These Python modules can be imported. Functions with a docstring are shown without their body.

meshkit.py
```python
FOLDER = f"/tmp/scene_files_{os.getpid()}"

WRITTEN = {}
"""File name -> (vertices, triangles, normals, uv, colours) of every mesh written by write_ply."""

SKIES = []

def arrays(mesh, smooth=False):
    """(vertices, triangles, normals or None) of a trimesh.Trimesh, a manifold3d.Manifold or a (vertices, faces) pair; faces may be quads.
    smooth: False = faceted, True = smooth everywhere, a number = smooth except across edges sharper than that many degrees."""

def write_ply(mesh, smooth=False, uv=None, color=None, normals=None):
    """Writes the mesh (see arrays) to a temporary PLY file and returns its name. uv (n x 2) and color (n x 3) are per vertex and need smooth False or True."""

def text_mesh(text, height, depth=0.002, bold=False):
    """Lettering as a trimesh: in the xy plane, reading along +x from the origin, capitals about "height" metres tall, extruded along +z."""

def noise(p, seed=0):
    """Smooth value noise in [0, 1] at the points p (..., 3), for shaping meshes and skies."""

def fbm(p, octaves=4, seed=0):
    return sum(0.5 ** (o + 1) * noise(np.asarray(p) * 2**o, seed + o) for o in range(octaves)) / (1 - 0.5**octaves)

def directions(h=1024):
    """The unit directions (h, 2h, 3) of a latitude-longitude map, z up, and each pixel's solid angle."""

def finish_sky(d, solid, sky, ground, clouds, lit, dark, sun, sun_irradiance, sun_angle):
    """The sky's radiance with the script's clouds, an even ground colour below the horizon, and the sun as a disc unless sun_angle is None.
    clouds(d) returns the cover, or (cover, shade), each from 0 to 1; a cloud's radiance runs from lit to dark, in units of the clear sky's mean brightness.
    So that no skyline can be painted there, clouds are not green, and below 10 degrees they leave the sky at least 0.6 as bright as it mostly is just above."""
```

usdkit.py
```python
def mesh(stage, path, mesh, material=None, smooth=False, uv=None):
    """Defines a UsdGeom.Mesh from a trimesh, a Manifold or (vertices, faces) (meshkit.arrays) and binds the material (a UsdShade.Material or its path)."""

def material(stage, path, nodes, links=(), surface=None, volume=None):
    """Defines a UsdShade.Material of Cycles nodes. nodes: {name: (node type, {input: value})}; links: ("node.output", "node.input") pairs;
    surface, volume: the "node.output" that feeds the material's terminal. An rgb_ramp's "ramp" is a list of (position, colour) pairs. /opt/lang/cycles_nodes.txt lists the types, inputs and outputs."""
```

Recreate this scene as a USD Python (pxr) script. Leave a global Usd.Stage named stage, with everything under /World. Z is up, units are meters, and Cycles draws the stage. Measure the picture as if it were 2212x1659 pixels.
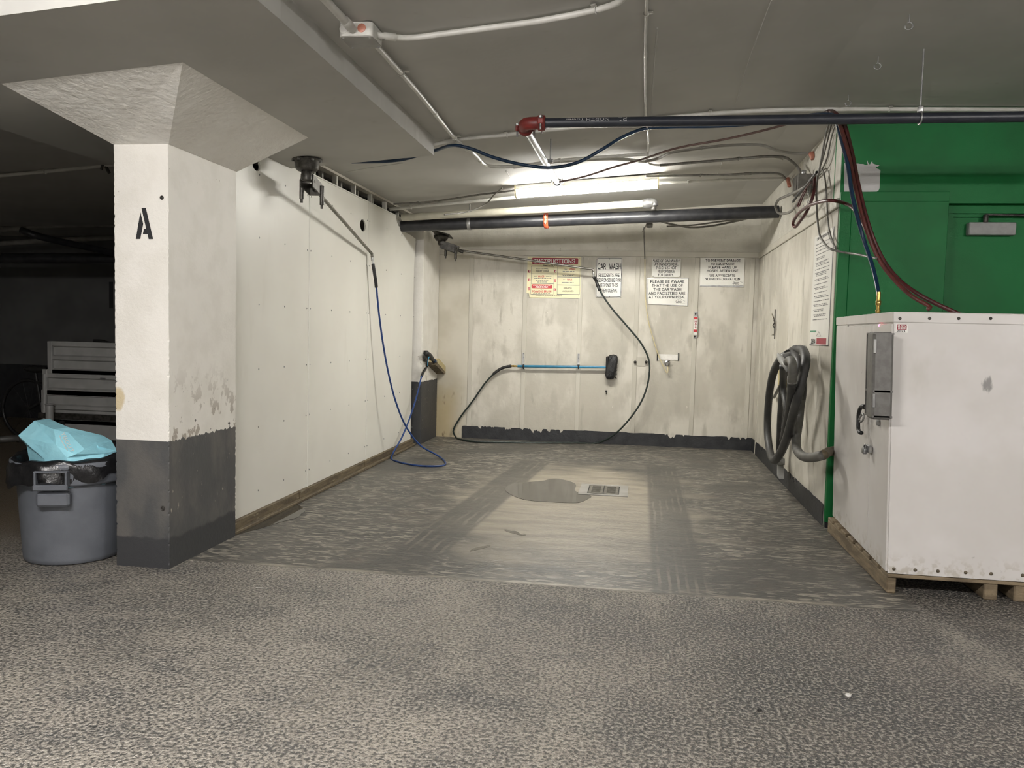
import math, random
import numpy as np, trimesh, shapely
from shapely.geometry import Polygon
import usdkit, meshkit
from pxr import Usd, UsdGeom, Gf, Sdf, UsdLux, UsdShade
stage = Usd.Stage.CreateInMemory()
UsdGeom.SetStageUpAxis(stage, UsdGeom.Tokens.z); UsdGeom.SetStageMetersPerUnit(stage, 1.0)
UsdGeom.Xform.Define(stage, '/World'); UsdGeom.Scope.Define(stage, '/World/Looks')
# ------------------------------------------------------------------ camera, lamps, exposure
EXPOSURE = 1.6
BAY_LAMP, AISLE_LAMP = 47.0, 80.0          # emission of the tubes' diffusers
AISLE = [(-1.6, 0.9), (3.3, 0.5), (0.8, -4.5)]   # drive aisle lamps behind the camera; the last is added, unseen, for bounce
YAW, PITCH, ROLL = 0.15102649, -0.06464306, 0.02432119
FPX, W, H, CZ = 1750.0, 2212, 1659, 1.2846
_c, _s = math.cos, math.sin
FWD = np.array([-_s(YAW)*_c(PITCH), _c(YAW)*_c(PITCH), _s(PITCH)])
_r0 = np.array([_c(YAW), _s(YAW), 0.0]); _u0 = np.cross(_r0, FWD)
RT = _c(ROLL)*_r0 + _s(ROLL)*_u0; UP = -_s(ROLL)*_r0 + _c(ROLL)*_u0
CAM = np.array([0.0, 0.0, CZ])
cam = UsdGeom.Camera.Define(stage, '/World/camera')
cam.CreateHorizontalApertureAttr(36.0); cam.CreateVerticalApertureAttr(36.0*H/W)
cam.CreateFocalLengthAttr(36.0*FPX/W); cam.CreateClippingRangeAttr(Gf.Vec2f(0.05, 100))
cam.CreateExposureAttr(EXPOSURE)
cam.AddTransformOp().Set(Gf.Matrix4d(*RT, 0, *UP, 0, *(-FWD), 0, *CAM, 1))

def plane(px, p0, n):
    d = FWD + (px[0]-W/2)/FPX*RT - (px[1]-H/2)/FPX*UP
    n = np.asarray(n, float); return CAM + d*(((np.asarray(p0, float)-CAM)@n)/(d@n))
def at(px, axis, val):                      # where the surface axis=val lies behind a pixel of the photograph
    n = np.zeros(3); n['xyz'.index(axis)] = 1; return plane(px, n*val, n)
CS, CZ0 = 0.08, 2.694                       # the slab above rises to the right
CEX, CEZ = [-9, -5, -1.4, 1.0, 7], [2.35, 2.40, 2.582, 2.774, 2.774]
def ceil_z(x): return float(np.interp(x, CEX, CEZ))
def cp(px, drop=0.02):                      # a pixel's point on the ceiling, drop metres below it
    p = plane(px, [0, 0, CZ0-drop], [-CS, 0, 1]); return p if p[0] < 1.0 else at(px, 'z', 2.774-drop)
SOF = 0.115
XL, XR, YB, YG, YJ = -2.43, 1.333, 9.478, 5.76, 4.035
# ------------------------------------------------------------------ node materials
class G:
    def __init__(s): s.n, s.l, s.k = {}, [], 0
    def __call__(s, kind, out=None, **kw):
        s.k += 1; nm = f'{kind[:6]}{s.k}'; s.n[nm] = (kind, {})
        for a, v in kw.items():
            if isinstance(v, str) and '.' in v: s.l.append((v, f'{nm}.{a}'))
            else: s.n[nm][1][a] = v
        return f'{nm}.{out}' if out else nm
    def m(s, op, a, b=0.5, clamp=False): return s('math', 'value', math_type=op, value1=a, value2=b, use_clamp=clamp)
    def pos(s): return s('geometry', 'position')
    def noise(s, scale, detail=3.0, stretch=(1, 1, 1), off=(0, 0, 0), rough=0.55, dist=0.0, vec=None):
        v = s('mapping', 'vector', vector=vec or s.pos(), scale=tuple(float(x) for x in stretch), location=tuple(float(x) for x in off))
        return s('noise_texture', 'fac', vector=v, scale=float(scale), detail=float(detail), roughness=rough, distortion=float(dist))
    def step(s, v, lo, hi): return s('map_range', 'result', range_type='smoothstep', value=v, from_min=float(lo), from_max=float(hi), to_min=0.0, to_max=1.0, clamp=True)
    def mix(s, f, a, b, mode='mix'): return s('mix_color', 'result', blend_type=mode, fac=f, a=a, b=b)
    def xyz(s):
        q = s('separate_xyz', vector=s.pos()); return q+'.x', q+'.y', q+'.z'
    def bump(s, h, dist, strength=1.0, normal=None):
        kw = {'normal': normal} if normal else {}
        return s('bump', 'normal', height=h, distance=float(dist), strength=float(strength), **kw)
    def done(s, name, col, **kw):
        p = s('principled_bsdf', base_color=col, **kw)
        return usdkit.material(stage, '/World/Looks/'+name, s.n, s.l, surface=p+'.BSDF')
def mat(name, c1, c2=None, scale=6, lo=.35, hi=.65, rough=.5, metal=0., spec=.5, bump=None, stretch=(1, 1, 1), stains=(), detail=4, **kw):
    g = G(); c2 = c2 or tuple(x*.86 for x in c1)
    col = g.mix(g.step(g.noise(scale, detail, stretch), lo, hi), c1, c2)
    for i, (sc, st, a, b, c) in enumerate(stains):
        col = g.mix(g.step(g.noise(sc, 5, st, (7.3*i+3, 1.7*i, 5.1)), a, b), col, c)
    if bump: kw['normal'] = g.bump(g.noise(bump[0], 4), bump[1], bump[2] if len(bump) > 2 else 1.0)
    return g.done(name, col, roughness=rough, metallic=metal, specular_ior_level=spec, **kw)

M = {}
M['panel_white'] = mat('panel_white', (.76, .75, .69), (.72, .705, .645), 1.3, bump=(160, .0006), rough=.42, stains=[(2.2, (1, 1, .3), .62, .75, (.66, .64, .57))])
M['batten'] = mat('batten', (.55, .525, .455), (.48, .455, .39), 3, stretch=(1, 1, .3), rough=.5)
M['cream'] = mat('cream', (.61, .58, .51), (.47, .445, .38), 2.6, lo=.38, hi=.60, stretch=(1, 1, .6), rough=.45, stains=[(5, (1.4, 1, .6), .52, .70, (.44, .415, .355)), (12, (1, 1, .22), .60, .74, (.40, .375, .315)), (30, (1, 1, .4), .68, .78, (.66, .63, .56)), (26, (1, 1, .25), .72, .80, (.30, .27, .22)), (60, (1, 1, 1), .76, .79, (.12, .10, .08))], bump=(9, .004))
M['rust_cream'] = mat('rust_cream', (.47, .38, .2), (.52, .46, .33), 4, stretch=(2, 2, .4), rough=.5, stains=[(20, (1, 1, .2), .66, .8, (.2, .15, .08))])
M['concrete_cream'] = mat('concrete_cream', (.60, .58, .515), (.50, .48, .42), 3, rough=.7, bump=(14, .012), stains=[(16, (1, 1, .5), .70, .78, (.26, .24, .2))])
M['ceiling_paint'] = mat('ceiling_paint', (.50, .492, .462), (.45, .443, .416), 1.6, rough=.75, bump=(30, .0008), stains=[(5, (1, 1, 1), .66, .8, (.40, .385, .35))])
M['base_black'] = mat('base_black', (.016, .017, .020), (.028, .029, .032), 9, rough=.45, stains=[(40, (1, 1, 1), .74, .80, (.2, .2, .19))], bump=(40, .003))
M['green'] = mat('green', (.004, .150, .035), (.005, .125, .029), 2, rough=.55, spec=.3, bump=(120, .0006), stains=[(4, (1, 1, .4), .66, .8, (.02, .14, .02))])
M['ochre'] = mat('ochre', (.10, .085, .012), (.06, .08, .015), 6)
M['patch_white'] = mat('patch_white', (.58, .57, .56), (.5, .49, .48), 4, rough=.7, bump=(30, .002))
M['conduit'] = mat('conduit', (.60, .59, .55), (.5, .49, .45), 8, rough=.4)
M['conduit_grey'] = mat('conduit_grey', (.33, .32, .30), (.26, .25, .23), 8, rough=.45)
M['galv'] = mat('galv', (.45, .45, .44), (.3, .3, .3), 14, rough=.35, metal=.8)
M['steel_dark'] = mat('steel_dark', (.10, .095, .085), (.05, .047, .042), 30, rough=.42, metal=.6)
M['steel_arm'] = mat('steel_arm', (.26, .25, .22), (.17, .16, .14), 20, rough=.35, metal=.7)
M['pipe_black'] = mat('pipe_black', (.016, .017, .02), (.03, .03, .032), 12, rough=.38, stains=[(60, (1, 1, 1), .70, .78, (.12, .11, .10))])
M['pipe_navy'] = mat('pipe_navy', (.014, .017, .026), (.022, .025, .033), 10, rough=.4)
M['pipe_grey'] = mat('pipe_grey', (.075, .073, .068), (.05, .049, .046), 12, rough=.42)
M['insulation'] = mat('insulation', (.46, .44, .36), (.38, .36, .29), 5, rough=.6, bump=(30, .003))
M['red_iron'] = mat('red_iron', (.20, .022, .018), (.14, .018, .016), 20, rough=.45)
M['orange'] = mat('orange', (.70, .12, .05), (.6, .1, .04), 20, rough=.4)
M['blue_hose'] = mat('blue_hose', (.012, .05, .20), (.01, .035, .14), 30, rough=.35)
M['navy_hose'] = mat('navy_hose', (.005, .024, .060), (.007, .028, .07), 30, rough=.35)
M['green_hose'] = mat('green_hose', (.018, .03, .024), (.013, .02, .018), 30, rough=.35)
M['red_hose'] = mat('red_hose', (.085, .014, .014), (.05, .012, .012), 24, rough=.4)
M['red_hose2'] = mat('red_hose2', (.12, .025, .02), (.08, .022, .018), 24, rough=.45)
M['lead_hose'] = mat('lead_hose', (.13, .08, .07), (.09, .055, .05), 24, rough=.45)
M['rubber'] = mat('rubber', (.010, .010, .011), (.018, .018, .018), 30, rough=.45)
M['vac_hose'] = mat('vac_hose', (.030, .030, .030), (.05, .049, .046), 10, rough=.5)
M['vac_dusty'] = mat('vac_dusty', (.13, .125, .11), (.08, .078, .07), 12, rough=.6)
M['rust_hose'] = mat('rust_hose', (.13, .10, .06), (.09, .075, .05), 60, rough=.6)
M['grey_plastic'] = mat('grey_plastic', (.30, .30, .29), (.24, .24, .23), 12, rough=.5)
M['cable_grey'] = mat('cable_grey', (.20, .19, .17), (.13, .125, .11), 20, rough=.5)
M['copper'] = mat('copper', (.55, .22, .15), (.42, .16, .11), 30, rough=.45)
M['brass'] = mat('brass', (.62, .45, .14), (.5, .34, .1), 30, rough=.25, metal=.9)
M['wand_blue'] = mat('wand_blue', (.03, .22, .38), (.025, .18, .32), 20, rough=.3)
M['wood_old'] = mat('wood_old', (.16, .125, .075), (.085, .065, .04), 7, stretch=(6, .6, 6), rough=.75, bump=(60, .004), stains=[(12, (3, .5, 3), .62, .72, (.30, .26, .18))])
M['pallet_wood'] = mat('pallet_wood', (.24, .185, .115), (.12, .09, .055), 5, stretch=(1, .8, 5), rough=.8, bump=(60, .004))
M['wood_yellow'] = mat('wood_yellow', (.50, .42, .22), (.4, .33, .17), 10, rough=.6)
gc = G(); _c = gc.mix(gc.step(gc.noise(2.2, 4), .35, .65), (.66, .635, .615), (.60, .575, .545)); cx_, cy_, cz_ = gc.xyz()
_c = gc.mix(gc.step(gc.noise(2.6, 5, (1, 1, .6), (3, 0, 5)), .60, .78), _c, (.51, .49, .44)); _c = gc.mix(gc.step(gc.noise(14, 5, (1, 1, 1.2), (9, 2, 5)), .70, .78), _c, (.42, .40, .37))
_p = at((2133, 830), 'y', 4.29); u_, v_ = gc.m('divide', gc.m('subtract', cx_, float(_p[0])), .035), gc.m('divide', gc.m('subtract', cz_, float(_p[2])), .055)
_r = gc.m('add', gc.m('add', gc.m('multiply', u_, u_), gc.m('multiply', v_, v_)), gc.m('multiply', gc.noise(60, 4, (1, 1, .5)), 1.6))
_c = gc.mix(gc.m('multiply', gc.m('multiply', gc.step(_r, 1.5, .8), gc.step(cy_, 4.36, 4.32)), .75), _c, (.16, .155, .15))
_c = gc.mix(gc.m('multiply', gc.m('multiply', gc.step(cz_, .24, .12), gc.step(gc.noise(22, 4), .48, .62)), .6), _c, (.40, .36, .29))
M['cab_white'] = gc.done('cab_white', _c, roughness=.38, normal=gc.bump(gc.noise(3, 4), .006))
M['coin_box'] = mat('coin_box', (.17, .165, .155), (.13, .125, .115), 30, rough=.5, metal=.2)
M['black'] = mat('black', (.012, .012, .012), (.02, .02, .02), 30, rough=.5)
M['bin_grey'] = mat('bin_grey', (.135, .145, .165), (.11, .12, .137), 6, rough=.5, bump=(200, .0005))
M['bag_black'] = mat('bag_black', (.008, .008, .009), (.012, .012, .013), 20, rough=.25, bump=(70, .002))
M['bag_blue'] = mat('bag_blue', (.38, .78, .90), (.34, .73, .86), 8, rough=.5, bump=(14, .006))
M['ink'] = mat('ink', (.016, .016, .018), (.022, .022, .024), 60, rough=.6)
M['ink_red'] = mat('ink_red', (.55, .03, .04), (.45, .03, .04), 40, rough=.5)
M['ink_maroon'] = mat('ink_maroon', (.32, .02, .04), (.26, .02, .035), 40, rough=.5)
M['ink_white'] = mat('ink_white', (.8, .78, .74), (.74, .72, .68), 40, rough=.5)
M['ink_grey'] = mat('ink_grey', (.12, .12, .12), (.16, .16, .16), 40, rough=.5)
M['sign_white'] = mat('sign_white', (.78, .77, .72), (.72, .71, .66), 4, rough=.35)
M['sign_cream'] = mat('sign_cream', (.78, .72, .47), (.72, .66, .42), 4, rough=.4)
M['poster'] = mat('poster', (.72, .705, .66), (.66, .645, .60), 3, rough=.4)
M['pink'] = mat('pink', (.75, .22, .22), (.7, .2, .2), 30, rough=.4)
M['sign_green'] = mat('sign_green', (.05, .28, .16), (.05, .25, .14), 30, rough=.4)
M['trailer_grey'] = mat('trailer_grey', (.46, .46, .445), (.40, .40, .385), 8, rough=.5, metal=.1)
M['tube_clear'] = mat('tube_clear', (.62, .55, .36), (.55, .47, .28), 10, rough=.25)
M['chalk'] = mat('chalk', (.45, .45, .45), (.32, .32, .32), 60, rough=.8)
M['shaded_ceiling'] = mat('shaded_ceiling', (.085, .083, .078), (.06, .059, .056), 2.5, rough=.8)  # side bay ceiling: its shade is put into this darker colour
M['shaded_wall'] = mat('shaded_wall', (.13, .13, .128), (.10, .10, .099), 2.0, rough=.7)  # side bay back wall: shade put into the grey
M['dark_wall'] = mat('dark_wall', (.52, .51, .47), (.46, .45, .41), 3, rough=.7)
g = G(); M['led'] = g.done('led', (.8, .05, .1), emission_color=(1., .1, .18), emission_strength=2.5)
def lamp_mat(name, e, c=(1.0, .97, .90)):
    g = G(); return g.done(name, (.8, .8, .78), roughness=.4, emission_color=c, emission_strength=e)
M['lamp'] = lamp_mat('lamp', BAY_LAMP); M['lamp_aisle'] = lamp_mat('lamp_aisle', AISLE_LAMP, (1.0, .965, .94))

def column_mat(name, band, d1, d2):                # white paint over a charcoal dado, both chipped
    g = G(); x, y, z = g.xyz()
    white = g.mix(g.step(g.noise(5, 4), .4, .65), (.80, .775, .72), (.745, .72, .66))
    white = g.mix(g.step(g.noise(34, 5), .71, .75), white, (.45, .41, .35))
    sx, sz_ = g.m('divide', g.m('add', x, 2.672), .05), g.m('divide', g.m('subtract', z, .885), .07)
    sr = g.m('add', g.m('add', g.m('multiply', sx, sx), g.m('multiply', sz_, sz_)), g.m('multiply', g.noise(22, 4), .9)); white = g.mix(g.m('multiply', g.step(sr, 1.5, .9), g.step(y, 3.95, 3.9)), white, (.62, .52, .34))
    low = g.step(z, band+.45, band)                                  # flaking where cars and water reach
    low = g.m('multiply', low, g.step(x, -2.40, -2.385))
    white = g.mix(g.m('multiply', low, g.step(g.noise(9, 6, (1, 1, .7), (3, 1, 2), .65), .55, .585)), white, (.40, .36, .305))
    white = g.mix(g.m('multiply', low, g.step(g.noise(30, 4, (1, 1, 1), (5, 1, 2)), .68, .71)), white, (.06, .055, .05))
    dark = g.mix(g.step(g.noise(6, 4, (1, 1, .5)), .4, .65), d1, d2)
    dark = g.mix(g.m('multiply', g.step(g.noise(38, 3, (1, 1, .6), (1, 2, 3)), .70, .73), g.step(x, -2.41, -2.38)), dark, (.36, .33, .27))
    foot = g.m('subtract', z, g.m('multiply', g.noise(14, 3), .05))
    dark = g.mix(g.step(foot, .145, .125), dark, (.042, .043, .046))
    edge = g.m('add', z, g.m('multiply', g.m('subtract', g.noise(34, 4, (1, 1, .4)), .5), g.m('multiply', g.step(x, -2.41, -2.38), .05)))
    col = g.mix(g.step(edge, band-.002, band+.002), dark, white)
    return g.done(name, col, roughness=.55, normal=g.bump(g.noise(40, 6, rough=.7), .003, .8))
M['column'] = column_mat('column', .672, (.075, .076, .077), (.115, .110, .103)); M['pilaster'] = column_mat('pilaster', .70, (.038, .039, .041), (.05, .05, .05))  # pilaster dado darker: the weaker light there is put into its colour

def floor_mat():
    g = G(); x, y, z = g.xyz()
    # --- drive aisle: coarse dirty coating
    big = g.noise(1.3, 5, (1, 1.4, 1), rough=.6); grain = g.noise(75, 2, rough=.6); mid = g.noise(3.4, 5, (1, 1.5, 1), (3, 2, 1), .6)
    lx = g.step(g.m('add', x, g.m('multiply', g.m('subtract', g.noise(.9, 3), .5), 2.2)), 1.0, -1.7)
    a = g.mix(g.step(big, .36, .62), (.125, .110, .096), (.072, .067, .063))
    a = g.mix(lx, a, g.mix(g.step(big, .34, .64), (.30, .27, .232), (.185, .168, .147)))
    a = g.mix(g.m('multiply', g.step(g.noise(1.7, 5, (1.3, .8, 1), (9, 4, 1), .6), .52, .70), .6), a, (.36, .325, .27))
    a = g.mix(g.m('multiply', g.step(mid, .46, .74), .75), a, (.062, .062, .065))
    a = g.mix(g.m('multiply', g.step(grain, .50, .60), .75), a, (.37, .345, .30))
    a = g.mix(g.m('multiply', g.step(grain, .50, .40), .8), a, (.040, .043, .041))
    # --- wash bay: silt over sealed concrete
    b0 = g.mix(g.step(g.noise(1.6, 4, (.8, 2, 1)), .38, .64), (.088, .083, .073), (.066, .064, .058))
    wob = g.m('multiply', g.m('subtract', g.noise(2.0, 3, off=(2, 8, 1)), .5), .9)
    dx = g.m('divide', g.m('subtract', g.m('add', x, wob), -.42), .92); dy = g.m('divide', g.m('subtract', g.m('add', y, wob), 6.1), 1.75)
    rr = g.m('sqrt', g.m('add', g.m('multiply', dx, dx), g.m('multiply', dy, dy)))
    silt = g.step(g.m('add', rr, g.m('multiply', g.m('subtract', g.noise(3.5, 5, (.6, 1.6, 1), (3, 3, 8)), .5), .9)), 1.25, .55)
    silt_c = g.mix(g.step(g.noise(5, 4, (.5, 2, 1), (4, 4, 4)), .38, .66), (.32, .285, .225), (.23, .205, .16))
    rip = g.noise(15, 3, (.55, 2.4, 1), (1, 1, 1), rough=.6, dist=1.2)
    fleck = g.m('multiply', g.step(rip, .51, .60), g.m('subtract', 1.0, silt))
    patchy = g.step(g.noise(1.5, 3, off=(6, 1, 3)), .34, .52)
    b = g.mix(g.m('multiply', g.m('multiply', fleck, patchy), .95), b0, (.29, .265, .22))
    b = g.mix(g.m('multiply', g.step(g.noise(3.2, 4, (1, 1.5, 1), (2, 2, 9)), .56, .74), .6), b, (.10, .083, .070))
    b = g.mix(silt, b, silt_c)
    # tyre tracks
    def track(xc, w, lines, y0, y1, k):
        t = g.m('subtract', x, g.m('add', xc, g.m('multiply', g.m('subtract', y, 5.5), k)))
        m = g.step(g.m('absolute', t), w, w*.78)
        m = g.m('multiply', m, g.m('multiply', g.step(y, y0, y0+.4), g.step(y, y1, y1-.5)))
        s = g.m('sine', g.m('add', g.m('multiply', t, lines), g.m('multiply', g.noise(7, 3, (1, .5, 1)), 5.0))); return m, g.step(s, .2, .9)
    for xc, w, ln, y0, y1, k in ((-1.13, .17, 95, 3.9, 8.2, .07), (.27, .16, 130, 3.9, 8.4, .005)):
        m, s = track(xc, w, ln, y0, y1, k)
        b = g.mix(g.m('multiply', m, .75), b, (.068, .065, .058))
        b = g.mix(g.m('multiply', g.m('multiply', m, s), g.m('multiply', g.step(g.noise(3, 4, (1, .45, 1)), .46, .66), .65)), b, (.26, .235, .19))
    m, s = track(-.20, .15, 120, 2.2, 4.0, .28)
    a = g.mix(g.m('multiply', g.m('multiply', m, s), .35), a, (.24, .215, .175))
    m, s = track(-1.15, .16, 110, 2.0, 3.7, .30)
    a = g.mix(g.m('multiply', g.m('multiply', m, s), .30), a, (.20, .18, .15))
    inb = g.step(y, YJ-.01, YJ+.01)
    inb = g.m('multiply', inb, g.m('multiply', g.step(x, -2.5, -2.42), g.step(x, 1.42, 1.34)))
    lip = g.m('multiply', g.step(g.m('absolute', g.m('subtract', y, YJ+.015)), .035, .0), g.step(g.noise(3, 3), .35, .6))
    lip = g.m('multiply', lip, g.m('multiply', g.step(x, -2.1, -1.9), g.step(x, 1.2, 1.0)))
    col = g.mix(inb, a, b); col = g.mix(g.m('multiply', lip, .6), col, (.40, .36, .29))
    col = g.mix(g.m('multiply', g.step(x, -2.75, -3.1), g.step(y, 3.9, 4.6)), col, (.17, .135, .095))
    h = g.m('add', g.m('multiply', g.m('subtract', 1.0, inb), g.m('add', g.m('multiply', grain, 1.5), g.m('multiply', g.noise(26, 2), .6))), g.m('multiply', inb, g.m('multiply', rip, .8)))
    ro = g('mix_float', 'result', fac=inb, a=.33, b=.46)
    return g.done('floor', col, roughness=ro, specular_ior_level=.5, normal=g.bump(h, .012, .9))
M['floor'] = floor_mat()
g = G(); M['puddle'] = g.done('puddle', g.mix(g.step(g.noise(4, 3), .4, .6), (.060, .056, .047), (.048, .045, .038)), roughness=.04, specular_ior_level=.5)
M['wet'] = mat('wet', (.07, .062, .052), (.10, .09, .075), 20, rough=.12)
# ------------------------------------------------------------------ mesh kit
def J(*ms):
    V, F, n = [], [], 0
    for v, f in ms:
        V.append(np.asarray(v, float)); F.append(np.asarray(f, int)+n); n += len(v)
    return np.vstack(V), np.vstack(F)
def hexa(p):                                # 8 corners: bottom loop, top loop (counter-clockwise from above)
    return np.array(p, float), np.array([(0, 2, 1), (0, 3, 2), (4, 5, 6), (4, 6, 7)] + [t for i in range(4) for t in ((i, (i+1) % 4, 4+(i+1) % 4), (i, 4+(i+1) % 4, 4+i))])
def box(x0, x1, y0, y1, z0, z1, c=0.0):
    x0, x1 = sorted((x0, x1)); y0, y1 = sorted((y0, y1)); z0, z1 = sorted((z0, z1))
    if not c: return hexa([(x0, y0, z0), (x1, y0, z0), (x1, y1, z0), (x0, y1, z0), (x0, y0, z1), (x1, y0, z1), (x1, y1, z1), (x0, y1, z1)])
    c = min(c, (x1-x0)*.45, (y1-y0)*.45, (z1-z0)*.45); P = []
    for x, sx in ((x0, 1), (x1, -1)):
        for y, sy in ((y0, 1), (y1, -1)):
            for z, sz in ((z0, 1), (z1, -1)): P += [(x+sx*c, y+sy*c, z), (x+sx*c, y, z+sz*c), (x, y+sy*c, z+sz*c)]
    h = trimesh.convex.convex_hull(np.array(P)); return np.array(h.vertices), np.array(h.faces)
def unit(v): v = np.asarray(v, float); return v/np.linalg.norm(v)
def obox(c, ax, ay, az, sx, sy, sz, ch=0.0):  # box in its own axes
    v, f = box(-sx/2, sx/2, -sy/2, sy/2, -sz/2, sz/2, ch); return np.asarray(c)+v@np.array([ax, ay, az]), f
def spline(P, step=.03):
    P = np.asarray(P, float); Q = np.vstack([2*P[0]-P[1], P, 2*P[-1]-P[-2]]); out = []
    for i in range(1, len(Q)-2):
        a, b, c, d = Q[i-1:i+3]; n = max(2, int(np.linalg.norm(c-b)/step))
        ta = np.linalg.norm(b-a)**.5+1e-9; tb = np.linalg.norm(c-b)**.5+1e-9; tc = np.linalg.norm(d-c)**.5+1e-9
        m1 = (c-b)+tb*((b-a)/ta-(c-a)/(ta+tb)); m2 = (c-b)+tb*((d-c)/tc-(d-b)/(tb+tc))
        t = np.linspace(0, 1, n, endpoint=False)[:, None]
        out.append((2*t**3-3*t**2+1)*b+(t**3-2*t**2+t)*m1+(-2*t**3+3*t**2)*c+(t**3-t**2)*m2)
    return np.vstack(out+[P[-1:]])
def tube(P, r, n=10, curve=True, step=.03):
    P = spline(P, step) if curve and len(P) > 2 else np.asarray(P, float)
    r = np.broadcast_to(r, (len(P),)) if np.ndim(r) == 0 or len(r) == len(P) else np.interp(np.linspace(0, 1, len(P)), np.linspace(0, 1, len(r)), r)
    T = np.gradient(P, axis=0); T /= np.linalg.norm(T, axis=1, keepdims=True)+1e-12
    a = np.cross(T[0], [0, 0, 1.] if abs(T[0][2]) < .9 else [1., 0, 0]); V = []
    th = np.arange(n)*2*np.pi/n
    for p, t, q in zip(P, T, r):
        a = a-t*(a@t); a /= np.linalg.norm(a); b = np.cross(t, a)
        V.append(p+q*(np.cos(th)[:, None]*a+np.sin(th)[:, None]*b))
    m = len(P); F = []
    for i in range(m-1):
        k = np.arange(n); k2 = (k+1) % n
        F += [np.stack([i*n+k, i*n+k2, (i+1)*n+k2], 1), np.stack([i*n+k, (i+1)*n+k2, (i+1)*n+k], 1)]
    V = np.vstack(V+[P[:1], P[-1:]]); k = np.arange(n); k2 = (k+1) % n
    F += [np.stack([k2, k, np.full(n, m*n)], 1), np.stack([(m-1)*n+k, (m-1)*n+k2, np.full(n, m*n+1)], 1)]
    return V, np.vstack(F)
def rod(a, b, r, n=12): return tube([a, b], r, n, False)
def lathe(prof, c=(0, 0, 0), n=40, axis=(0, 0, 1), sx=1.0):     # (radius, height) profile around an axis
    az = unit(axis); ax = unit(np.cross([0, 1, 0] if abs(az[1]) < .9 else [1, 0, 0], az)); ay = np.cross(az, ax)
    th = np.arange(n)*2*np.pi/n; V = [np.asarray(c)+az*z+max(r, 1e-5)*(np.cos(th)[:, None]*ax*sx+np.sin(th)[:, None]*ay) for r, z in prof]
    k = np.arange(n); k2 = (k+1) % n
    F = [f for i in range(len(prof)-1) for f in (np.stack([i*n+k, i*n+k2, (i+1)*n+k2], 1), np.stack([i*n+k, (i+1)*n+k2, (i+1)*n+k], 1))]
    return np.vstack(V), np.vstack(F)
def prism(poly, o, ux, uy, depth):          # polygon in the plane (o, ux, uy), thickened along ux x uy
    if not isinstance(poly, Polygon) and not hasattr(poly, 'geoms'): poly = Polygon(poly)
    out = []; n = np.cross(ux, uy)
    for p in getattr(poly, 'geoms', [poly]):
        t = trimesh.creation.extrude_polygon(p.buffer(0), depth, engine='earcut'); v = np.array(t.vertices)
        out.append((np.asarray(o)+v[:, :1]*np.asarray(ux)+v[:, 1:2]*np.asarray(uy)+v[:, 2:3]*n, np.array(t.faces)))
    return J(*out)
def ring(c, R, r, axis, a0=0, a1=360, n=24):
    az = unit(axis); ax = unit(np.cross([0, 0, 1] if abs(az[2]) < .9 else [1, 0, 0], az)); ay = np.cross(az, ax)
    th = np.radians(np.linspace(a0, a1, n)); return tube(np.asarray(c)+R*(np.cos(th)[:, None]*ax+np.sin(th)[:, None]*ay), r, 8, False)
def move(m, R=None, t=(0, 0, 0)):
    v, f = m; v = v@np.asarray(R).T if R is not None else v; return v+np.asarray(t), f
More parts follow.
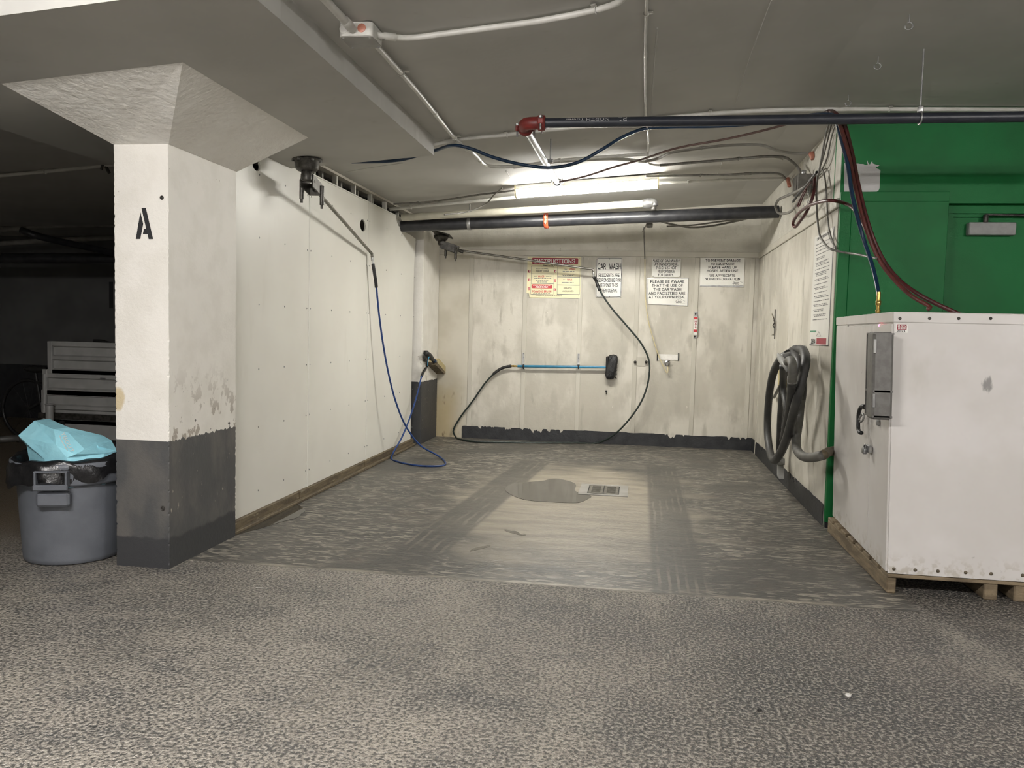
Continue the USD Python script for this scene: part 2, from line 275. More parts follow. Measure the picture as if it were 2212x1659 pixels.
# ------------------------------------------------------------------ things, parts, sub-parts
PEND, NAMES = [], {}
def numbered(parent, name):
    k = (parent, name); n = NAMES.get(k, 0); NAMES[k] = n+1; return name if n == 0 else f'{name}_{n:03d}'
class Node:
    def __init__(s, name, mesh=None, m=None, smooth=False, label=None, cat=None, group=None, kind=None):
        s.name, s.mesh, s.m, s.smooth, s.kids = name, mesh, m, smooth, []
        s.data = {k: v for k, v in (('label', label), ('category', cat), ('group', group), ('kind', kind)) if v}
    def part(s, name, mesh, m, smooth=False, label=None, kind=None):
        p = Node(name, mesh, m, smooth, label, kind=kind); s.kids.append(p); return p
def thing(name, label, cat, mesh=None, m=None, smooth=False, group=None, kind=None):
    t = Node(name, mesh, M[m] if isinstance(m, str) else m, smooth, label, cat, group, kind); PEND.append(t); return t
def struct(name, mesh=None, m=None, smooth=False, label=None, cat=None): return thing(name, label, cat, mesh, m, smooth, kind='structure')
def verts(nd): return ([nd.mesh[0]] if nd.mesh is not None else [])+[v for k in nd.kids for v in verts(k)]
def define(nd, parent, off):
    path = parent+'/'+numbered(parent, nd.name)
    if nd.mesh is None: x = UsdGeom.Xform.Define(stage, path)
    else: x = usdkit.mesh(stage, path, (nd.mesh[0]-off, nd.mesh[1]), M[nd.m] if isinstance(nd.m, str) else nd.m, smooth=nd.smooth)
    for k, v in nd.data.items(): x.GetPrim().SetCustomDataByKey(k, v)
    for k in nd.kids: define(k, path, off)
    return x
def flush():
    for t in PEND:
        v = np.vstack(verts(t)); lo, hi = v.min(0), v.max(0); off = np.array([(lo[0]+hi[0])/2, (lo[1]+hi[1])/2, lo[2]])
        x = define(t, '/World', off); x.AddTranslateOp().Set(Gf.Vec3d(*map(float, off)))
    PEND.clear()
# lettering on a plane: the text fills the pixel box (left, base, right, cap top) of the photograph
def letters(text, A, B, C, lift=.0008, bold=False, n=None, depth=.0004):
    t = meshkit.text_mesh(text, 1.0, .01, bold); v = np.array(t.vertices); lo, hi = v.min(0), v.max(0)
    u = (v[:, 0]-lo[0])/(hi[0]-lo[0]); w = v[:, 1]; ux = B-A; uy = C-A
    n = unit(np.cross(ux, uy)) if n is None else np.asarray(n, float)
    return A+u[:, None]*ux+w[:, None]*uy+(lift+v[:, 2:3]/.01*depth)*n, np.array(t.faces)
def wtext(text, x0, yb, x1, yt, Y, bold=False, slant=.0): # on the plane y=Y, facing the camera
    return letters(text, at((x0, yb), 'y', Y), at((x1, yb+slant), 'y', Y), at((x0, yt), 'y', Y), bold=bold, n=(0, -1, 0))
EX, EY, EZ = np.eye(3)
def wall_poly(pts, Y, depth):               # outline of pixels on the plane y=Y, thickened toward the camera
    q = [at(p, 'y', Y) for p in pts]; return prism([(p[0], p[2]) for p in q], (0, Y, 0), EX, EZ, depth)
def rect_px(x0, y0, x1, y1, Y, depth, c=.0):
    a = at((x0, y1), 'y', Y); b = at((x1, y0), 'y', Y); return box(a[0], b[0], Y-depth, Y, a[2], b[2], c)
# ================================================================== the setting
SK, XN = .024, XR-.022                      # the right wall runs slightly askew: its plane near the bay's mouth
rng = np.random.default_rng(7)
struct('floor', box(-9, 7, -6, 10, -.2, 0), 'floor')
struct('ceiling', prism(list(zip(CEX, CEZ))+[(7, 3.6), (-9, 3.6)], (0, 10, 0), EX, EZ, 16), 'ceiling_paint')
def sz(x): return CZ0-SOF+CS*x             # underside of the drop panel round the column
def slab(x0, x1, y0, y1, f0, f1): return hexa([(x0, y0, f0(x0)), (x1, y0, f0(x1)), (x1, y1, f0(x1)), (x0, y1, f0(x0)), (x0, y0, f1(x0)), (x1, y0, f1(x1)), (x1, y1, f1(x1)), (x0, y1, f1(x0))])
# the drop panel's edge is a little rough where the form board was struck
pe = [(-3.42, 2.72)]+[(-1.405+.0012*rng.standard_normal(), y) for y in np.linspace(2.72, 5.45, 60)]+[(-3.42, 5.45)]
v, f = prism(pe, (0, 0, 0), EX, EY, .2); v = v.copy(); v[:, 2] = np.where(v[:, 2] < .1, sz(v[:, 0]), np.interp(v[:, 0], CEX, CEZ)+.02)
struct('drop_panel', (v, f), 'ceiling_paint')
CX0, CX1, CY0, CY1, CT = -2.68, -2.378, 3.855, 4.565, 2.19
col = struct('column')
def rough_col(x0, x1, y0, y1, z0, z1, a=.004):      # square shaft with chipped arrises
    P = []; zs = np.linspace(z0, z1, 220)
    for z in zs:
        j = .002+a*np.abs(rng.standard_normal(4))*(1 if z < 1.2 else .5)*(rng.random(4) < .5)
        P.append([(x0+j[0], y0, z), (x1-j[1], y0, z), (x1, y0+j[1], z), (x1, y1-j[2], z), (x1-j[2], y1, z), (x0+j[3], y1, z), (x0, y1-j[3], z), (x0, y0+j[0], z)])
    m, n = len(P), 8; V = np.array(P).reshape(-1, 3); F = []
    for i in range(m-1):
        for k in range(n): F += [(n*i+k, n*i+(k+1) % n, n*i+n+(k+1) % n), (n*i+k, n*i+n+(k+1) % n, n*i+n+k)]
    return V, np.array(F+[(0, k+1, k) for k in range(1, n-1)]+[(n*m-n, n*m-n+k, n*m-n+k+1) for k in range(1, n-1)])
col.part('shaft', rough_col(CX0, CX1, CY0, CY1, 0, CT+.01), 'column')
tx0, tx1, ty0, ty1 = -2.89, -1.985, 3.335, 4.72
col.part('capital', hexa([(CX0, CY0, CT), (CX1+.004, CY0, CT), (CX1+.004, CY1, CT), (CX0, CY1, CT), (tx0, ty0, sz(tx0)+.005), (tx1, ty0, sz(tx1)+.005), (tx1, ty1, sz(tx1)+.005), (tx0, ty1, sz(tx0)+.005)]), mat('capital', (.74, .72, .67), (.69, .665, .61), 5, rough=.6, bump=(26, .010), stains=[(30, (1, 1, 1), .72, .77, (.5, .47, .42))]))
A = [at(p, 'y', CY0-.001) for p in ((270, 530), (370, 530), (270, 430))]; ux, uy = (A[1]-A[0])/1659, (A[2]-A[0])/1659
st = lambda pts: Polygon([(p[0], 1659-p[1]) for p in pts])
L1 = st([(556, 480), (655, 890), (552, 1430), (395, 1430)]); L2 = st([(593, 320), (748, 320), (1010, 1435), (855, 1435), (815, 1250), (650, 1250), (685, 1080), (765, 1060)])
for pg in (L1, L2):
    t = trimesh.creation.extrude_polygon(pg, 1, engine='earcut'); v = np.array(t.vertices)
    col.part('stencil_stroke', (A[0]+v[:, :1]*ux+v[:, 1:2]*uy+v[:, 2:3]*np.array([0, -.0012, 0]), np.array(t.faces)), 'ink', label='stroke of the black stencilled letter A')
for px, r in (((350, 427), .008), ((352, 1098), .010)):
    c = at(px, 'y', CY0); col.part('anchor_hole', J(ring(c+[0, -.002, 0], r, .003, EY), lathe([(0, -.003), (r*.8, -.003), (r*.8, .002), (0, .002)], c, 14, EY)), 'steel_dark', True)
pil = struct('pilaster')
pil.part('shaft', rough_col(-2.68, -2.352, 8.755, 9.47, 0, 2.6, .003), 'pilaster')
# --- back wall of the bay: sheets, battens, ledge, concrete above
wb = struct('wall_back')
bx = [-1.956, -1.311, -.663, -.012, .651, 1.262]; edges = [-2.36]+bx+[XR+.01]
gm = G(); _x, _y, _z = gm.xyz(); cr = gm.mix(gm.step(gm.noise(2.2, 4), .35, .65), (.56, .53, .45), (.46, .43, .35))
ru = gm.m('multiply', gm.step(gm.m('add', _z, gm.m('multiply', gm.noise(5, 3), .5)), 1.15, .55), gm.step(_x, -1.95, -2.25))
cr = gm.mix(gm.m('multiply', ru, .75), cr, (.40, .31, .15)); cr = gm.mix(gm.m('multiply', ru, gm.step(gm.noise(18, 4, (1, 1, .3)), .62, .74)), cr, (.13, .09, .05))
M['rusty'] = gm.done('rusty', cr, roughness=.5)
def dented(x0, x1, y, z0, z1, seed, amp=.004):
    nx, nz = 14, 40; X, Z = np.meshgrid(np.linspace(x0, x1, nx), np.linspace(z0, z1, nz)); p = np.stack([X*2.2, Z*2.0, 0*X+seed*3.3], -1)
    e = np.minimum(1, np.minimum(X-x0, x1-X)/.08)*np.minimum(1, np.minimum(Z-z0, z1-Z)/.1)
    Y = y-e*amp*2*(meshkit.fbm(p, 3, seed)-.35)*np.where(Z < .75, 3.0, 1)
    V = np.stack([X, Y, Z], -1).reshape(-1, 3); i, j = np.meshgrid(np.arange(nz-1), np.arange(nx-1), indexing='ij'); a = i*nx+j
    F = np.concatenate([np.stack([a, a+1, a+nx+1], -1).reshape(-1, 3), np.stack([a, a+nx+1, a+nx], -1).reshape(-1, 3)])
    return J((V, F), box(x0, x1, y+.002, y+.012, z0, z1))
for i in range(7): wb.part('panel', dented(edges[i]+.006, edges[i+1]-.006, YB, 0, 2.175, i+1), 'rusty' if i == 0 else 'cream', True)
for x in bx: wb.part('batten', box(x-.025, x+.025, YB-.009, YB+.002, .0, 2.172, .003), 'batten')
wb.part('ledge', box(-2.36, XR+.01, YB-.016, YB+.02, 2.175, 2.237, .004), 'batten')
wb.part('upper_wall', box(-2.7, XR+.1, YB+.004, YB+.3, 2.237, 2.95), 'concrete_cream'); wb.part('backing', box(-2.7, XR+.1, YB+.014, YB+.3, 0, 2.3), 'batten')
def ragged(u0, u1, h, seed, tooth=.02):     # a strip whose painted top edge is torn
    r = np.random.default_rng(seed); U = np.arange(u0, u1, .009); n = meshkit.fbm(np.stack([U*9, 0*U+seed, 0*U], -1), 4, seed); c = meshkit.noise(np.stack([U*2.3, 0*U+seed+9, 0*U], -1), seed)
    k = h+tooth*(n-.5)*.7-np.where(c > .42, np.maximum(0, meshkit.fbm(np.stack([U*26, 0*U+seed+4, 0*U], -1), 3, seed)-.52)*tooth*9, 0)
    return Polygon([(u0, 0)]+list(zip(U, k))+[(u1, h), (u1, 0)])
struct('baseboard_back', prism(ragged(-2.03, XR, .145, 3), (0, YB-.012, 0), EX, EZ, .004), 'base_black')
def skew(m): v = m[0].copy(); v[:, 0] -= SK*(YB-v[:, 1])/3.7; return v, m[1]
# --- right wall: sheets with open joints, ledge, concrete above
wr = struct('wall_right')
ys = [YB-.006, 9.16, 8.23, 7.474, 6.848, 6.155, YG+.012]
for a, b in zip(ys[1:], ys[:-1]): wr.part('panel', skew(box(XR, XR+.02, a+.0035, b-.0035, 0, 2.165, .002)), 'cream')
wr.part('ledge', skew(box(XR-.014, XR+.02, YG+.012, YB-.01, 2.168, 2.232, .004)), 'batten'); wr.part('upper_wall', skew(box(XR+.004, XR+.1, YG+.012, YB+.004, 2.232, 2.95)), 'concrete_cream')
wr.part('backing', skew(box(XR+.02, XR+.1, YG+.012, YB, 0, 2.24)), 'black')
wr.part('batten', skew(box(XR-.006, XR+.004, 9.14, 9.19, 0, 2.165, .002)), 'batten')
struct('baseboard_right', skew(prism(ragged(-YB+.02, -YG-.01, .150, 5), (XR-.001, 0, 0), -EY, EZ, .004)), 'base_black')
# --- left partition: three sheets on a timber sill, open framing above
wl = struct('wall_left'); LT = 2.412
def Lp(px): p = at(px, 'x', XL); return p[1], p[2]
holes = [Polygon([(y+a*math.cos(t), z+b*math.sin(t)) for t in np.linspace(0, 6.28, 24)]) for (y, z), a, b in ((Lp((554, 357)), .055, .035), (Lp((784, 487)), .075, .052), (Lp((862, 482)), .055, .032))]
far = [Lp(p) for p in ((873, 473), (870, 500), (880, 504), (889, 509), (898, 516), (896, 545), (894, 600), (892, 700), (889, 800), (888, 880))]
seam = [Lp((668, 500))[0], Lp((796, 500))[0]]
shp = [Polygon([(CY1-.01, .075), (seam[0]-.003, .075), (seam[0]-.003, LT), (CY1-.01, LT)]), Polygon([(seam[0]+.003, .075), (seam[1]-.003, .075), (seam[1]-.003, LT), (seam[0]+.003, LT)]),
       Polygon([(seam[1]+.003, .075), (far[-1][0], .075)]+far[::-1]+[(seam[1]+.003, LT)])]
for i, s in enumerate(shp):
    for h in holes: s = s.difference(h)
    pn = wl.part('panel', prism(s, (XL-.012, 0, 0), EY, EZ, .012), 'panel_white')
    y0, _, y1, _ = s.bounds; c = [lathe([(0, .003), (.004, .003), (.007, 0), (0, 0)], (XL, y, z), 8, EX) for z in (.2, .62, 1.0, 1.42, 1.85, 2.25) for y in np.linspace(y0+.03, y1-.03, 4)]
    pn.part('screw_heads', J(*c), 'galv', True, kind='stuff')
wl.part('seam_strip', box(XL, XL+.003, seam[0]-.004, seam[0]+.010, .075, LT), 'sign_white'); wl.part('seam_strip', box(XL, XL+.003, seam[1]-.004, seam[1]+.008, .075, LT), 'sign_white')
sy = [CY1, 5.6, 7.05, 8.70]
for a, b in zip(sy, sy[1:]): wl.part('sill_timber', box(XL-.09, XL+.018, a+.004, b-.012, 0, .074, .006), 'wood_old')
wl.part('sill_strip', box(XL+.018, XL+.05, CY1, 8.66, 0, .022, .004), 'wood_old'); wl.part('top_edge', box(XL-.014, XL+.004, CY1, far[0][0], LT, LT+.012), 'sign_white')
for px in (683.5, 731, 770.5, 806, 837): 
    y = at((px, 430), 'x', XL)[1]; wl.part('stud', box(XL-.05, XL-.012, y-.012, y+.012, 0, ceil_z(XL)-.002), 'sign_white')
for k in range(9): wl.part('rear_stud', box(XL-.13, XL-.10, 5.0+.42*k, 5.03+.42*k, 0, ceil_z(XL)-.004), 'dark_wall')
wl.part('top_track', box(XL-.06, XL+.004, 5.46, 8.7, ceil_z(XL)-.022, ceil_z(XL)-.002), 'batten')
wl.part('rear_board', box(XL-.145, XL-.13, CY1, 8.75, 0, 2.36), 'dark_wall')
# --- green wall with the door recess, and the rest of the garage
wg = struct('wall_green'); DX, DZ = 1.995, at((2060, 439), 'y', YG)[2]
wg.part('face', prism(Polygon([(XN+.003, 0), (DX, 0), (DX, DZ), (3.05, DZ), (3.05, 0), (7, 0), (7, 3.3), (XN+.003, 3.3)]), (0, YG+.2, 0), EX, EZ, .2), 'green')
pt = at((2048, 415), 'y', YG)[2]
wg.part('board', box(1.385, DX-.003, YG-.022, YG, .03, pt, .003), 'green'); wg.part('edge_trim', box(XN+.003, 1.384, YG-.03, YG, .035, pt, .003), 'green'); wg.part('top_trim', box(1.386, DX-.004, YG-.027, YG-.02, pt-.065, pt-.002, .002), 'green')
wg.part('foot', box(XN+.003, 1.39, YG-.033, YG, 0, .035), 'base_black')
tp = [(1826, 351), (1826, 414), (1860, 414.5), (1897, 414), (1901, 411), (1903, 406), (1903.5, 390), (1904, 375), (1905, 369), (1902, 366), (1898, 364.5), (1894, 361), (1899, 360), (1904, 356), (1898, 356.5), (1893, 355), (1888, 353), (1887, 348), (1884, 352), (1882, 356), (1878.5, 352), (1876.5, 346), (1876, 351), (1877.5, 356), (1873, 357), (1868, 354.5), (1860, 354), (1852, 353), (1846, 355), (1840, 354), (1836, 357), (1831, 355)]
wg.part('bare_patch', wall_poly([(a-3, b) for a, b in tp], YG-.0005, .001), 'patch_white', label='unpainted pale patch with a torn upper edge'); wg.part('ochre_patch', rect_px(1818, 416, 1844, 442, YG-.0275, .001), 'ochre', label='ochre underpaint showing at the corner')
d1 = struct('door_1')
d1.part('leaf', box(DX+.06, 3.0, YG+.12, YG+.165, .01, DZ-.06, .003), 'green'); d1.part('frame', J(box(DX+.001, DX+.06, YG+.07, YG+.19, 0, DZ-.056), box(DX+.001, 3.049, YG+.07, YG+.19, DZ-.055, DZ-.001), box(3.0, 3.049, YG+.07, YG+.19, 0, DZ-.056), box(DX+.061, 2.999, YG+.095, YG+.115, DZ-.075, DZ-.056)), 'green')
struct('wall_left_bay', box(-9, -2.7, 9.5, 9.8, .70, 2.6), 'shaded_wall'); struct('baseboard_left_bay', box(-9, -2.7, 9.495, 9.8, 0, .70), 'base_black'); struct('ceiling_shade_left_bay', slab(-9, XL-.15, 5.46, 9.5, lambda x: ceil_z(x)-.012, lambda x: ceil_z(x)+.01), 'shaded_ceiling'); struct('wall_far_left', box(-9.2, -9, -6, 10, 0, 2.6), 'dark_wall')  # dark sheet added under the slab, and darkened wall, stand for shade
struct('wall_far_right', box(7, 7.2, -6, 6, 0, 3.4), 'dark_wall'); struct('wall_rear', box(-9, 7, -6.2, -6, 0, 3.4), 'dark_wall')
mk = thing('bay_mark', 'black stencilled bar on the dim wall behind the column', 'stencil mark', rect_px(236, 609, 244, 666, 9.499, .001), 'ink')
# ================================================================== lamps
def fixture(x0, x1, y, zc, lens, name, label, group=None):  # wrap-around batten lamp hanging just under the slab
    t = thing(name, label, 'ceiling lamp', group=group); sl = (zc(x1)-zc(x0))/(x1-x0); ax = unit((x1-x0, 0, zc(x1)-zc(x0))); az = np.cross(ax, EY)*1
    c = np.array([(x0+x1)/2, y, (zc(x0)+zc(x1))/2]); Ln = math.hypot(x1-x0, zc(x1)-zc(x0))
    pf = Polygon([(-.058, 0), (-.058, -.040), (-.040, -.062), (.040, -.062), (.058, -.040), (.058, 0)])
    def ext(pg, l, o): return prism(pg, c+ax*(o-l/2), EY, az, l)
    t.part('lens', ext(pf, Ln-.03, 0), lens)
    t.part('housing', ext(Polygon([(-.062, .001), (.062, .001), (.056, .048), (-.056, .048)]), Ln-.03, 0), 'conduit')
    for s in (-1, 1): t.part('end_cap', ext(Polygon([(-.062, -.042), (-.043, -.065), (.043, -.065), (.062, -.042), (.065, .01), (.058, .050), (-.058, .050), (-.065, .01)]), .014, s*(Ln/2-.007)), 'sign_cream')
    for s in (-.4, .4):
        p = c+ax*s*Ln; t.part('hanger', rod(p+[0, 0, .05], (p[0], y, ceil_z(p[0])), .006, 8), 'galv')
    return t
fixture(-1.134, .147, 7.37, lambda x: 2.561+(x+1.134)*.0657, 'lamp', 'bay_lamp', 'lit fluorescent batten lamp under the wash bay ceiling')
for i, (lx, ly) in enumerate(AISLE): fixture(lx-.61, lx+.61, ly, lambda x: ceil_z(x)-.085, 'lamp_aisle', 'aisle_lamp', ('fluorescent lamp over the drive aisle just behind the camera', 'fluorescent lamp over the drive aisle to the right of the camera', 'added unseen lamp farthest behind the camera, for bounce light')[i])
# ================================================================== signs on the back wall
YS = YB-.010                                  # sheets stand a little proud of the wall
def sign(name, label, cat, px, plate='sign_white', corner=None, th=.002, dy=0.0):
    Y = YS-dy; q = [at(p, 'y', Y) for p in px]; pg = Polygon([(p[0], p[2]) for p in q])
    if corner: pg = pg.buffer(-corner).buffer(corner, quad_segs=6)
    t = thing(name, label, cat); t.part('plate', prism(pg, (0, Y, 0), EX, EZ, th), plate); return t, pg, Y-th
def frame_of(pg, Y, inset, w): return prism(pg.buffer(-inset).difference(pg.buffer(-inset-w)), (0, Y, 0), EX, EZ, .0006)
def C1(x, y): return 1120+x*.117541, 540+y*.117541    # offsets read from an enlarged view, 260 x 130 pixels
def C2(x, y): return 1380+x*.117541, 540+y*.117541
def tx(cv, text, x0, yb, x1, yt, Y, sl=0, bold=True): a, b = cv(x0, yb), cv(x1, yt); return wtext(text, a[0], a[1], b[0], b[1], Y, bold, sl*.117541)
def wr_(cv, x0, y0, x1, y1, Y, d=.0006, r=0):
    a, b = cv(x0, y0), cv(x1, y1); p, q = at((a[0], b[1]), 'y', Y), at((b[0], a[1]), 'y', Y); pg = shapely.box(p[0], p[2], q[0], q[2])
    if r: pg = pg.buffer(-r).buffer(r, quad_segs=6)
    return prism(pg, (0, Y, 0), EX, EZ, d)
t, pg, Y = sign('car_wash_sign', 'white sign with black border reading CAR WASH in large letters', 'sign', [C1(1430, 145), C1(1912, 143), C1(1893, 875), C1(1415, 866)], corner=.022)
t.part('border', frame_of(pg, Y, .004, .0055), 'ink')
t.part('lettering', J(tx(C1, 'CAR', 1453, 352, 1608, 250, Y), tx(C1, 'WASH', 1664, 353, 1886, 250, Y)), 'ink')
for s, x0, yb, x1, yt in (('RESIDENTS ARE', 1474, 493, 1856, 432), ('RESPONSIBLE FOR', 1440, 585, 1882, 523), ('KEEPING THIS', 1489, 680, 1830, 618), ('AREA CLEAN.', 1495, 776, 1815, 714)): t.part('lettering', tx(C1, s, x0, yb, x1, yt, Y), 'ink')
t.part('rule', wr_(C1, 1450, 366, 1885, 372, Y), 'ink_grey')
for y in (165, 858): t.part('slot', wr_(C1, 1668, y-10, 1680, y+10, Y), 'ink_grey')
t, pg, Y = sign('instructions_sign', 'cream sign with a red INSTRUCTIONS banner and six numbered steps', 'sign', [C1(168, 125), C1(1155, 128), C1(1133, 886), C1(203, 876), C1(195, 800), C1(148, 790)], 'sign_cream')
t.part('banner', wr_(C1, 248, 150, 1098, 256, Y, r=.012), 'ink_maroon')
t.part('lettering', tx(C1, 'INSTRUCTIONS', 292, 243, 1040, 168, Y-.0006), 'ink_white', label='white banner lettering')
t.part('lettering', tx(C1, 'Remote Parking', 462, 296, 838, 270, Y), 'ink', label='black line under the banner')
bs = [wr_(C1, *b, Y, .0004) for b in ((232, 296, 652, 301), (232, 816, 636, 821), (228, 296, 236, 820), (640, 296, 652, 820), (232, 438, 652, 443), (232, 612, 645, 617), (715, 300, 1135, 305), (708, 814, 1120, 819), (712, 300, 720, 818), (1122, 300, 1132, 818), (715, 494, 1128, 499), (712, 642, 1122, 647))]
t.part('rules', J(*bs), 'ink_grey')
for i, (x, y) in enumerate(((200, 392), (198, 550), (192, 712), (680, 390), (675, 562), (670, 732))):
    b = t.part('step_badge', wr_(C1, x-22, y-24, x+20, y+24, Y, r=.006), 'ink_maroon' if i in (0, 3) else 'ink_red'); b.part('numeral', tx(C1, str(i+1), x-8, y+15, x+8, y-15, Y-.0008), 'ink_white')
for q in (('WASH', 360, 500, 488, 465), ('FOAMING BRUSH', 252, 778, 604, 742), ('RINSE', 928, 370, 1048, 334), ('WAX', 892, 562, 988, 528)): t.part('lettering', tx(C1, *q, Y), 'ink_red', label='red word')
t.part('pill', wr_(C1, 242, 636, 622, 702, Y, r=.012), 'ink_red')
for q in (('INSERT COINS', 316, 398, 562, 376), ('SELECT ON PANEL', 322, 352, 552, 336), ('SELECT', 282, 490, 344, 474), ('ON SELECTOR', 502, 492, 606, 476), ('VACUUM AREA', 806, 768, 1012, 744), ('DRIVE TO', 832, 714, 978, 692), ('THANK YOU FOR YOUR BUSINESS', 312, 852, 796, 832)): t.part('lettering', tx(C1, *q, Y), 'ink', label='black print')
def dashes(cv, rows, Y, seed, h=10):        # print too small to read in the photograph
    r = np.random.default_rng(seed); out = []
    for x0, x1, y in rows:
        x = x0
        while x < x1:
            w = r.uniform(14, 46); out.append(wr_(cv, x, y-h/2, min(x+w, x1), y+h/2, Y, .0004)); x += w+9
    return J(*out)
t.part('small_print', dashes(C1, [(290, 606, 522), (320, 560, 564), (346, 520, 590), (812, 1036, 394), (806, 1046, 442), (812, 1000, 466), (846, 906, 352), (816, 876, 546), (796, 1012, 598), (270, 580, 798), (405, 465, 722)], Y, 2), 'ink_grey', kind='stuff')
t.part('small_print', dashes(C1, [(268, 600, 652), (316, 540, 670), (310, 545, 690)], Y-.0008, 3, 9), 'ink_white', kind='stuff')
t.part('screw_heads', J(*[lathe([(0, .002), (.004, .001), (.004, 0)], at(C1(*c), 'y', Y), 10, -EY) for c in ((1124, 162), (178, 826), (1104, 846))]), 'ink', kind='stuff')
t, pg, Y = sign('owner_risk_sign', 'small white sign reading USE OF CAR WASH AT OWNERS RISK', 'sign', [C2(243, 160), C2(772, 160), C2(766, 496), C2(243, 496)])
for s, x0, yb, x1, yt in (('"USE OF CAR WASH"', 263, 222, 764, 176), ("AT OWNER'S RISK.", 290, 286, 722, 240), ('P.C.C. 423 NOT', 322, 352, 690, 306), ('RESPONSIBLE', 348, 418, 656, 372), ('FOR INJURY.', 358, 480, 640, 434)): t.part('lettering', tx(C2, s, x0, yb, x1, yt, Y), 'ink')
t.part('screw_heads', J(*[lathe([(0, .002), (.005, .001), (.005, 0)], at(C2(*c), 'y', Y), 10, -EY) for c in ((262, 480), (740, 484))]), 'ink', kind='stuff')
def emblem(cv, x, y, Y):                    # the small car outline over three letters
    arc = [(x-80, y+42), (x-68, y+20), (x-38, y-6), (x, y-22), (x+40, y-20), (x+70, y+2), (x+110, y+18)]
    P = [at(cv(*p), 'y', Y)+[0, -.0004, 0] for p in arc]
    return J(tube(P, .0012, 5, True, .005), tx(cv, 'ABC', x-62, y+50, x+42, y+12, Y), wr_(cv, x+40, y+62, x+110, y+67, Y, .0004))
t, pg, Y = sign('own_risk_sign', 'framed white sign reading PLEASE BE AWARE, below the owners risk sign', 'sign', [C2(148, 516), C2(914, 516), C2(896, 1030), C2(160, 994)])
t.part('frame', frame_of(pg, Y, 0, .006), 'galv')
for s, x0, yb, x1, yt in (('PLEASE BE AWARE', 212, 604, 836, 556), ('THAT THE USE OF', 240, 674, 808, 628), ('THE CAR WASH', 266, 746, 780, 700), ('AND FACILITIES ARE', 180, 818, 852, 772), ('AT YOUR OWN RISK.', 182, 888, 846, 842)): t.part('lettering', tx(C2, s, x0, yb, x1, yt, Y), 'ink')
t.part('emblem', emblem(C2, 742, 924, Y), 'ink', label='small black car outline with ABC')
t, pg, Y = sign('hang_hoses_sign', 'white sign at upper right asking to hang up hoses after use', 'sign', [C2(1136, 148), C2(1944, 146), C2(1926, 672), C2(1124, 656)])
t.part('bottom_lip', wr_(C2, 1126, 652, 1928, 670, Y), 'galv')
for s, x0, yb, x1, yt in (('TO PREVENT DAMAGE', 1226, 216, 1866, 172), ('TO EQUIPMENT', 1320, 278, 1762, 236), ('PLEASE HANG UP', 1278, 342, 1804, 298), ('HOSES AFTER USE', 1250, 406, 1824, 362), ('WE APPRECIATE', 1300, 490, 1772, 448), ('YOUR CO-OPERATION', 1218, 552, 1856, 512)): t.part('lettering', tx(C2, s, x0, yb, x1, yt, Y), 'ink')
t.part('emblem', emblem(C2, 1798, 582, Y), 'ink', label='small black car outline with ABC')
# mat clip, hose faucet, latch, knob, brush holders, brush
t = thing('mat_clip', 'metal floor mat clip with a red and white MATS label', 'mat clip')
t.part('plate', rect_px(1498, 674, 1507.5, 731, YS, .006, .001), 'galv'); t.part('jaw', rect_px(1497.5, 684, 1507.5, 724, YS-.006, .035, .004), 'sign_white')
yj = YS-.0415; t.part('label_band', rect_px(1499, 685, 1507, 690, yj, .001), 'ink_red'); t.part('label_band', rect_px(1498, 711.5, 1506, 718, yj, .001), 'ink_red')
t.part('lettering', J(*[wtext(c, 1500.5, y, 1504.8, y-4, yj, True) for c, y in zip('MATS', (696.3, 700.8, 705.2, 709.6))]), 'ink_maroon')
for y in (678, 727): t.part('bolt', lathe([(0, .006), (.008, .006), (.010, 0)], at((1502.5-(y > 700)*2, y), 'y', YS-.006), 10, -EY), 'steel_dark', True)
c = at((1441, 784), 'y', YS); t = thing('wall_tap', 'small metal tap under the white strip on the back wall', 'tap')
t.part('flange', lathe([(0, .012), (.03, .012), (.034, 0), (0, 0)], c, 20, -EY), 'galv', True); t.part('spout', tube([c, c+[0, -.06, 0], c+[0, -.075, -.03]], .012), 'galv', True); t.part('lever', obox(c+[.01, -.06, .018], unit([1, 0, .7]), EY, unit([-.7, 0, 1]), .05, .012, .008, .002), 'steel_dark')
t = thing('tape_strip', 'white tape strip with black ends above the tap', 'tape strip'); t.part('strip', rect_px(1422, 766, 1464.5, 777, YS, .001), 'ink_white')
for x in (1420.5, 1466): t.part('black_end', rect_px(x-2, 763, x+1.5, 779.5, YS, .002), 'black')
t = thing('wall_latch', 'blank metal hinge plate beside the black hose on the back wall', 'latch'); t.part('plate', rect_px(1376, 772, 1395, 790, YS, .003, .001), 'batten')
for x in (1372, 1396): c = at((x, 782), 'y', YS); t.part('knob', lathe([(0, .035), (.014, .033), (.017, .02), (.010, .012), (.012, 0), (0, 0)], c, 14, -EY), 'steel_dark', True)
c = at((1309.5, 845), 'y', YS); thing('wall_hook', 'small black knob below the brush on the back wall', 'hook', J(lathe([(0, .03), (.011, .028), (.012, .015), (.005, .01), (.008, 0), (0, 0)], c, 12, -EY), rod(c+[0, -.012, 0], c+[.002, -.012, -.035], .004, 6)), 'black', True)
YW = YB-.075                                 # the brush pole's distance
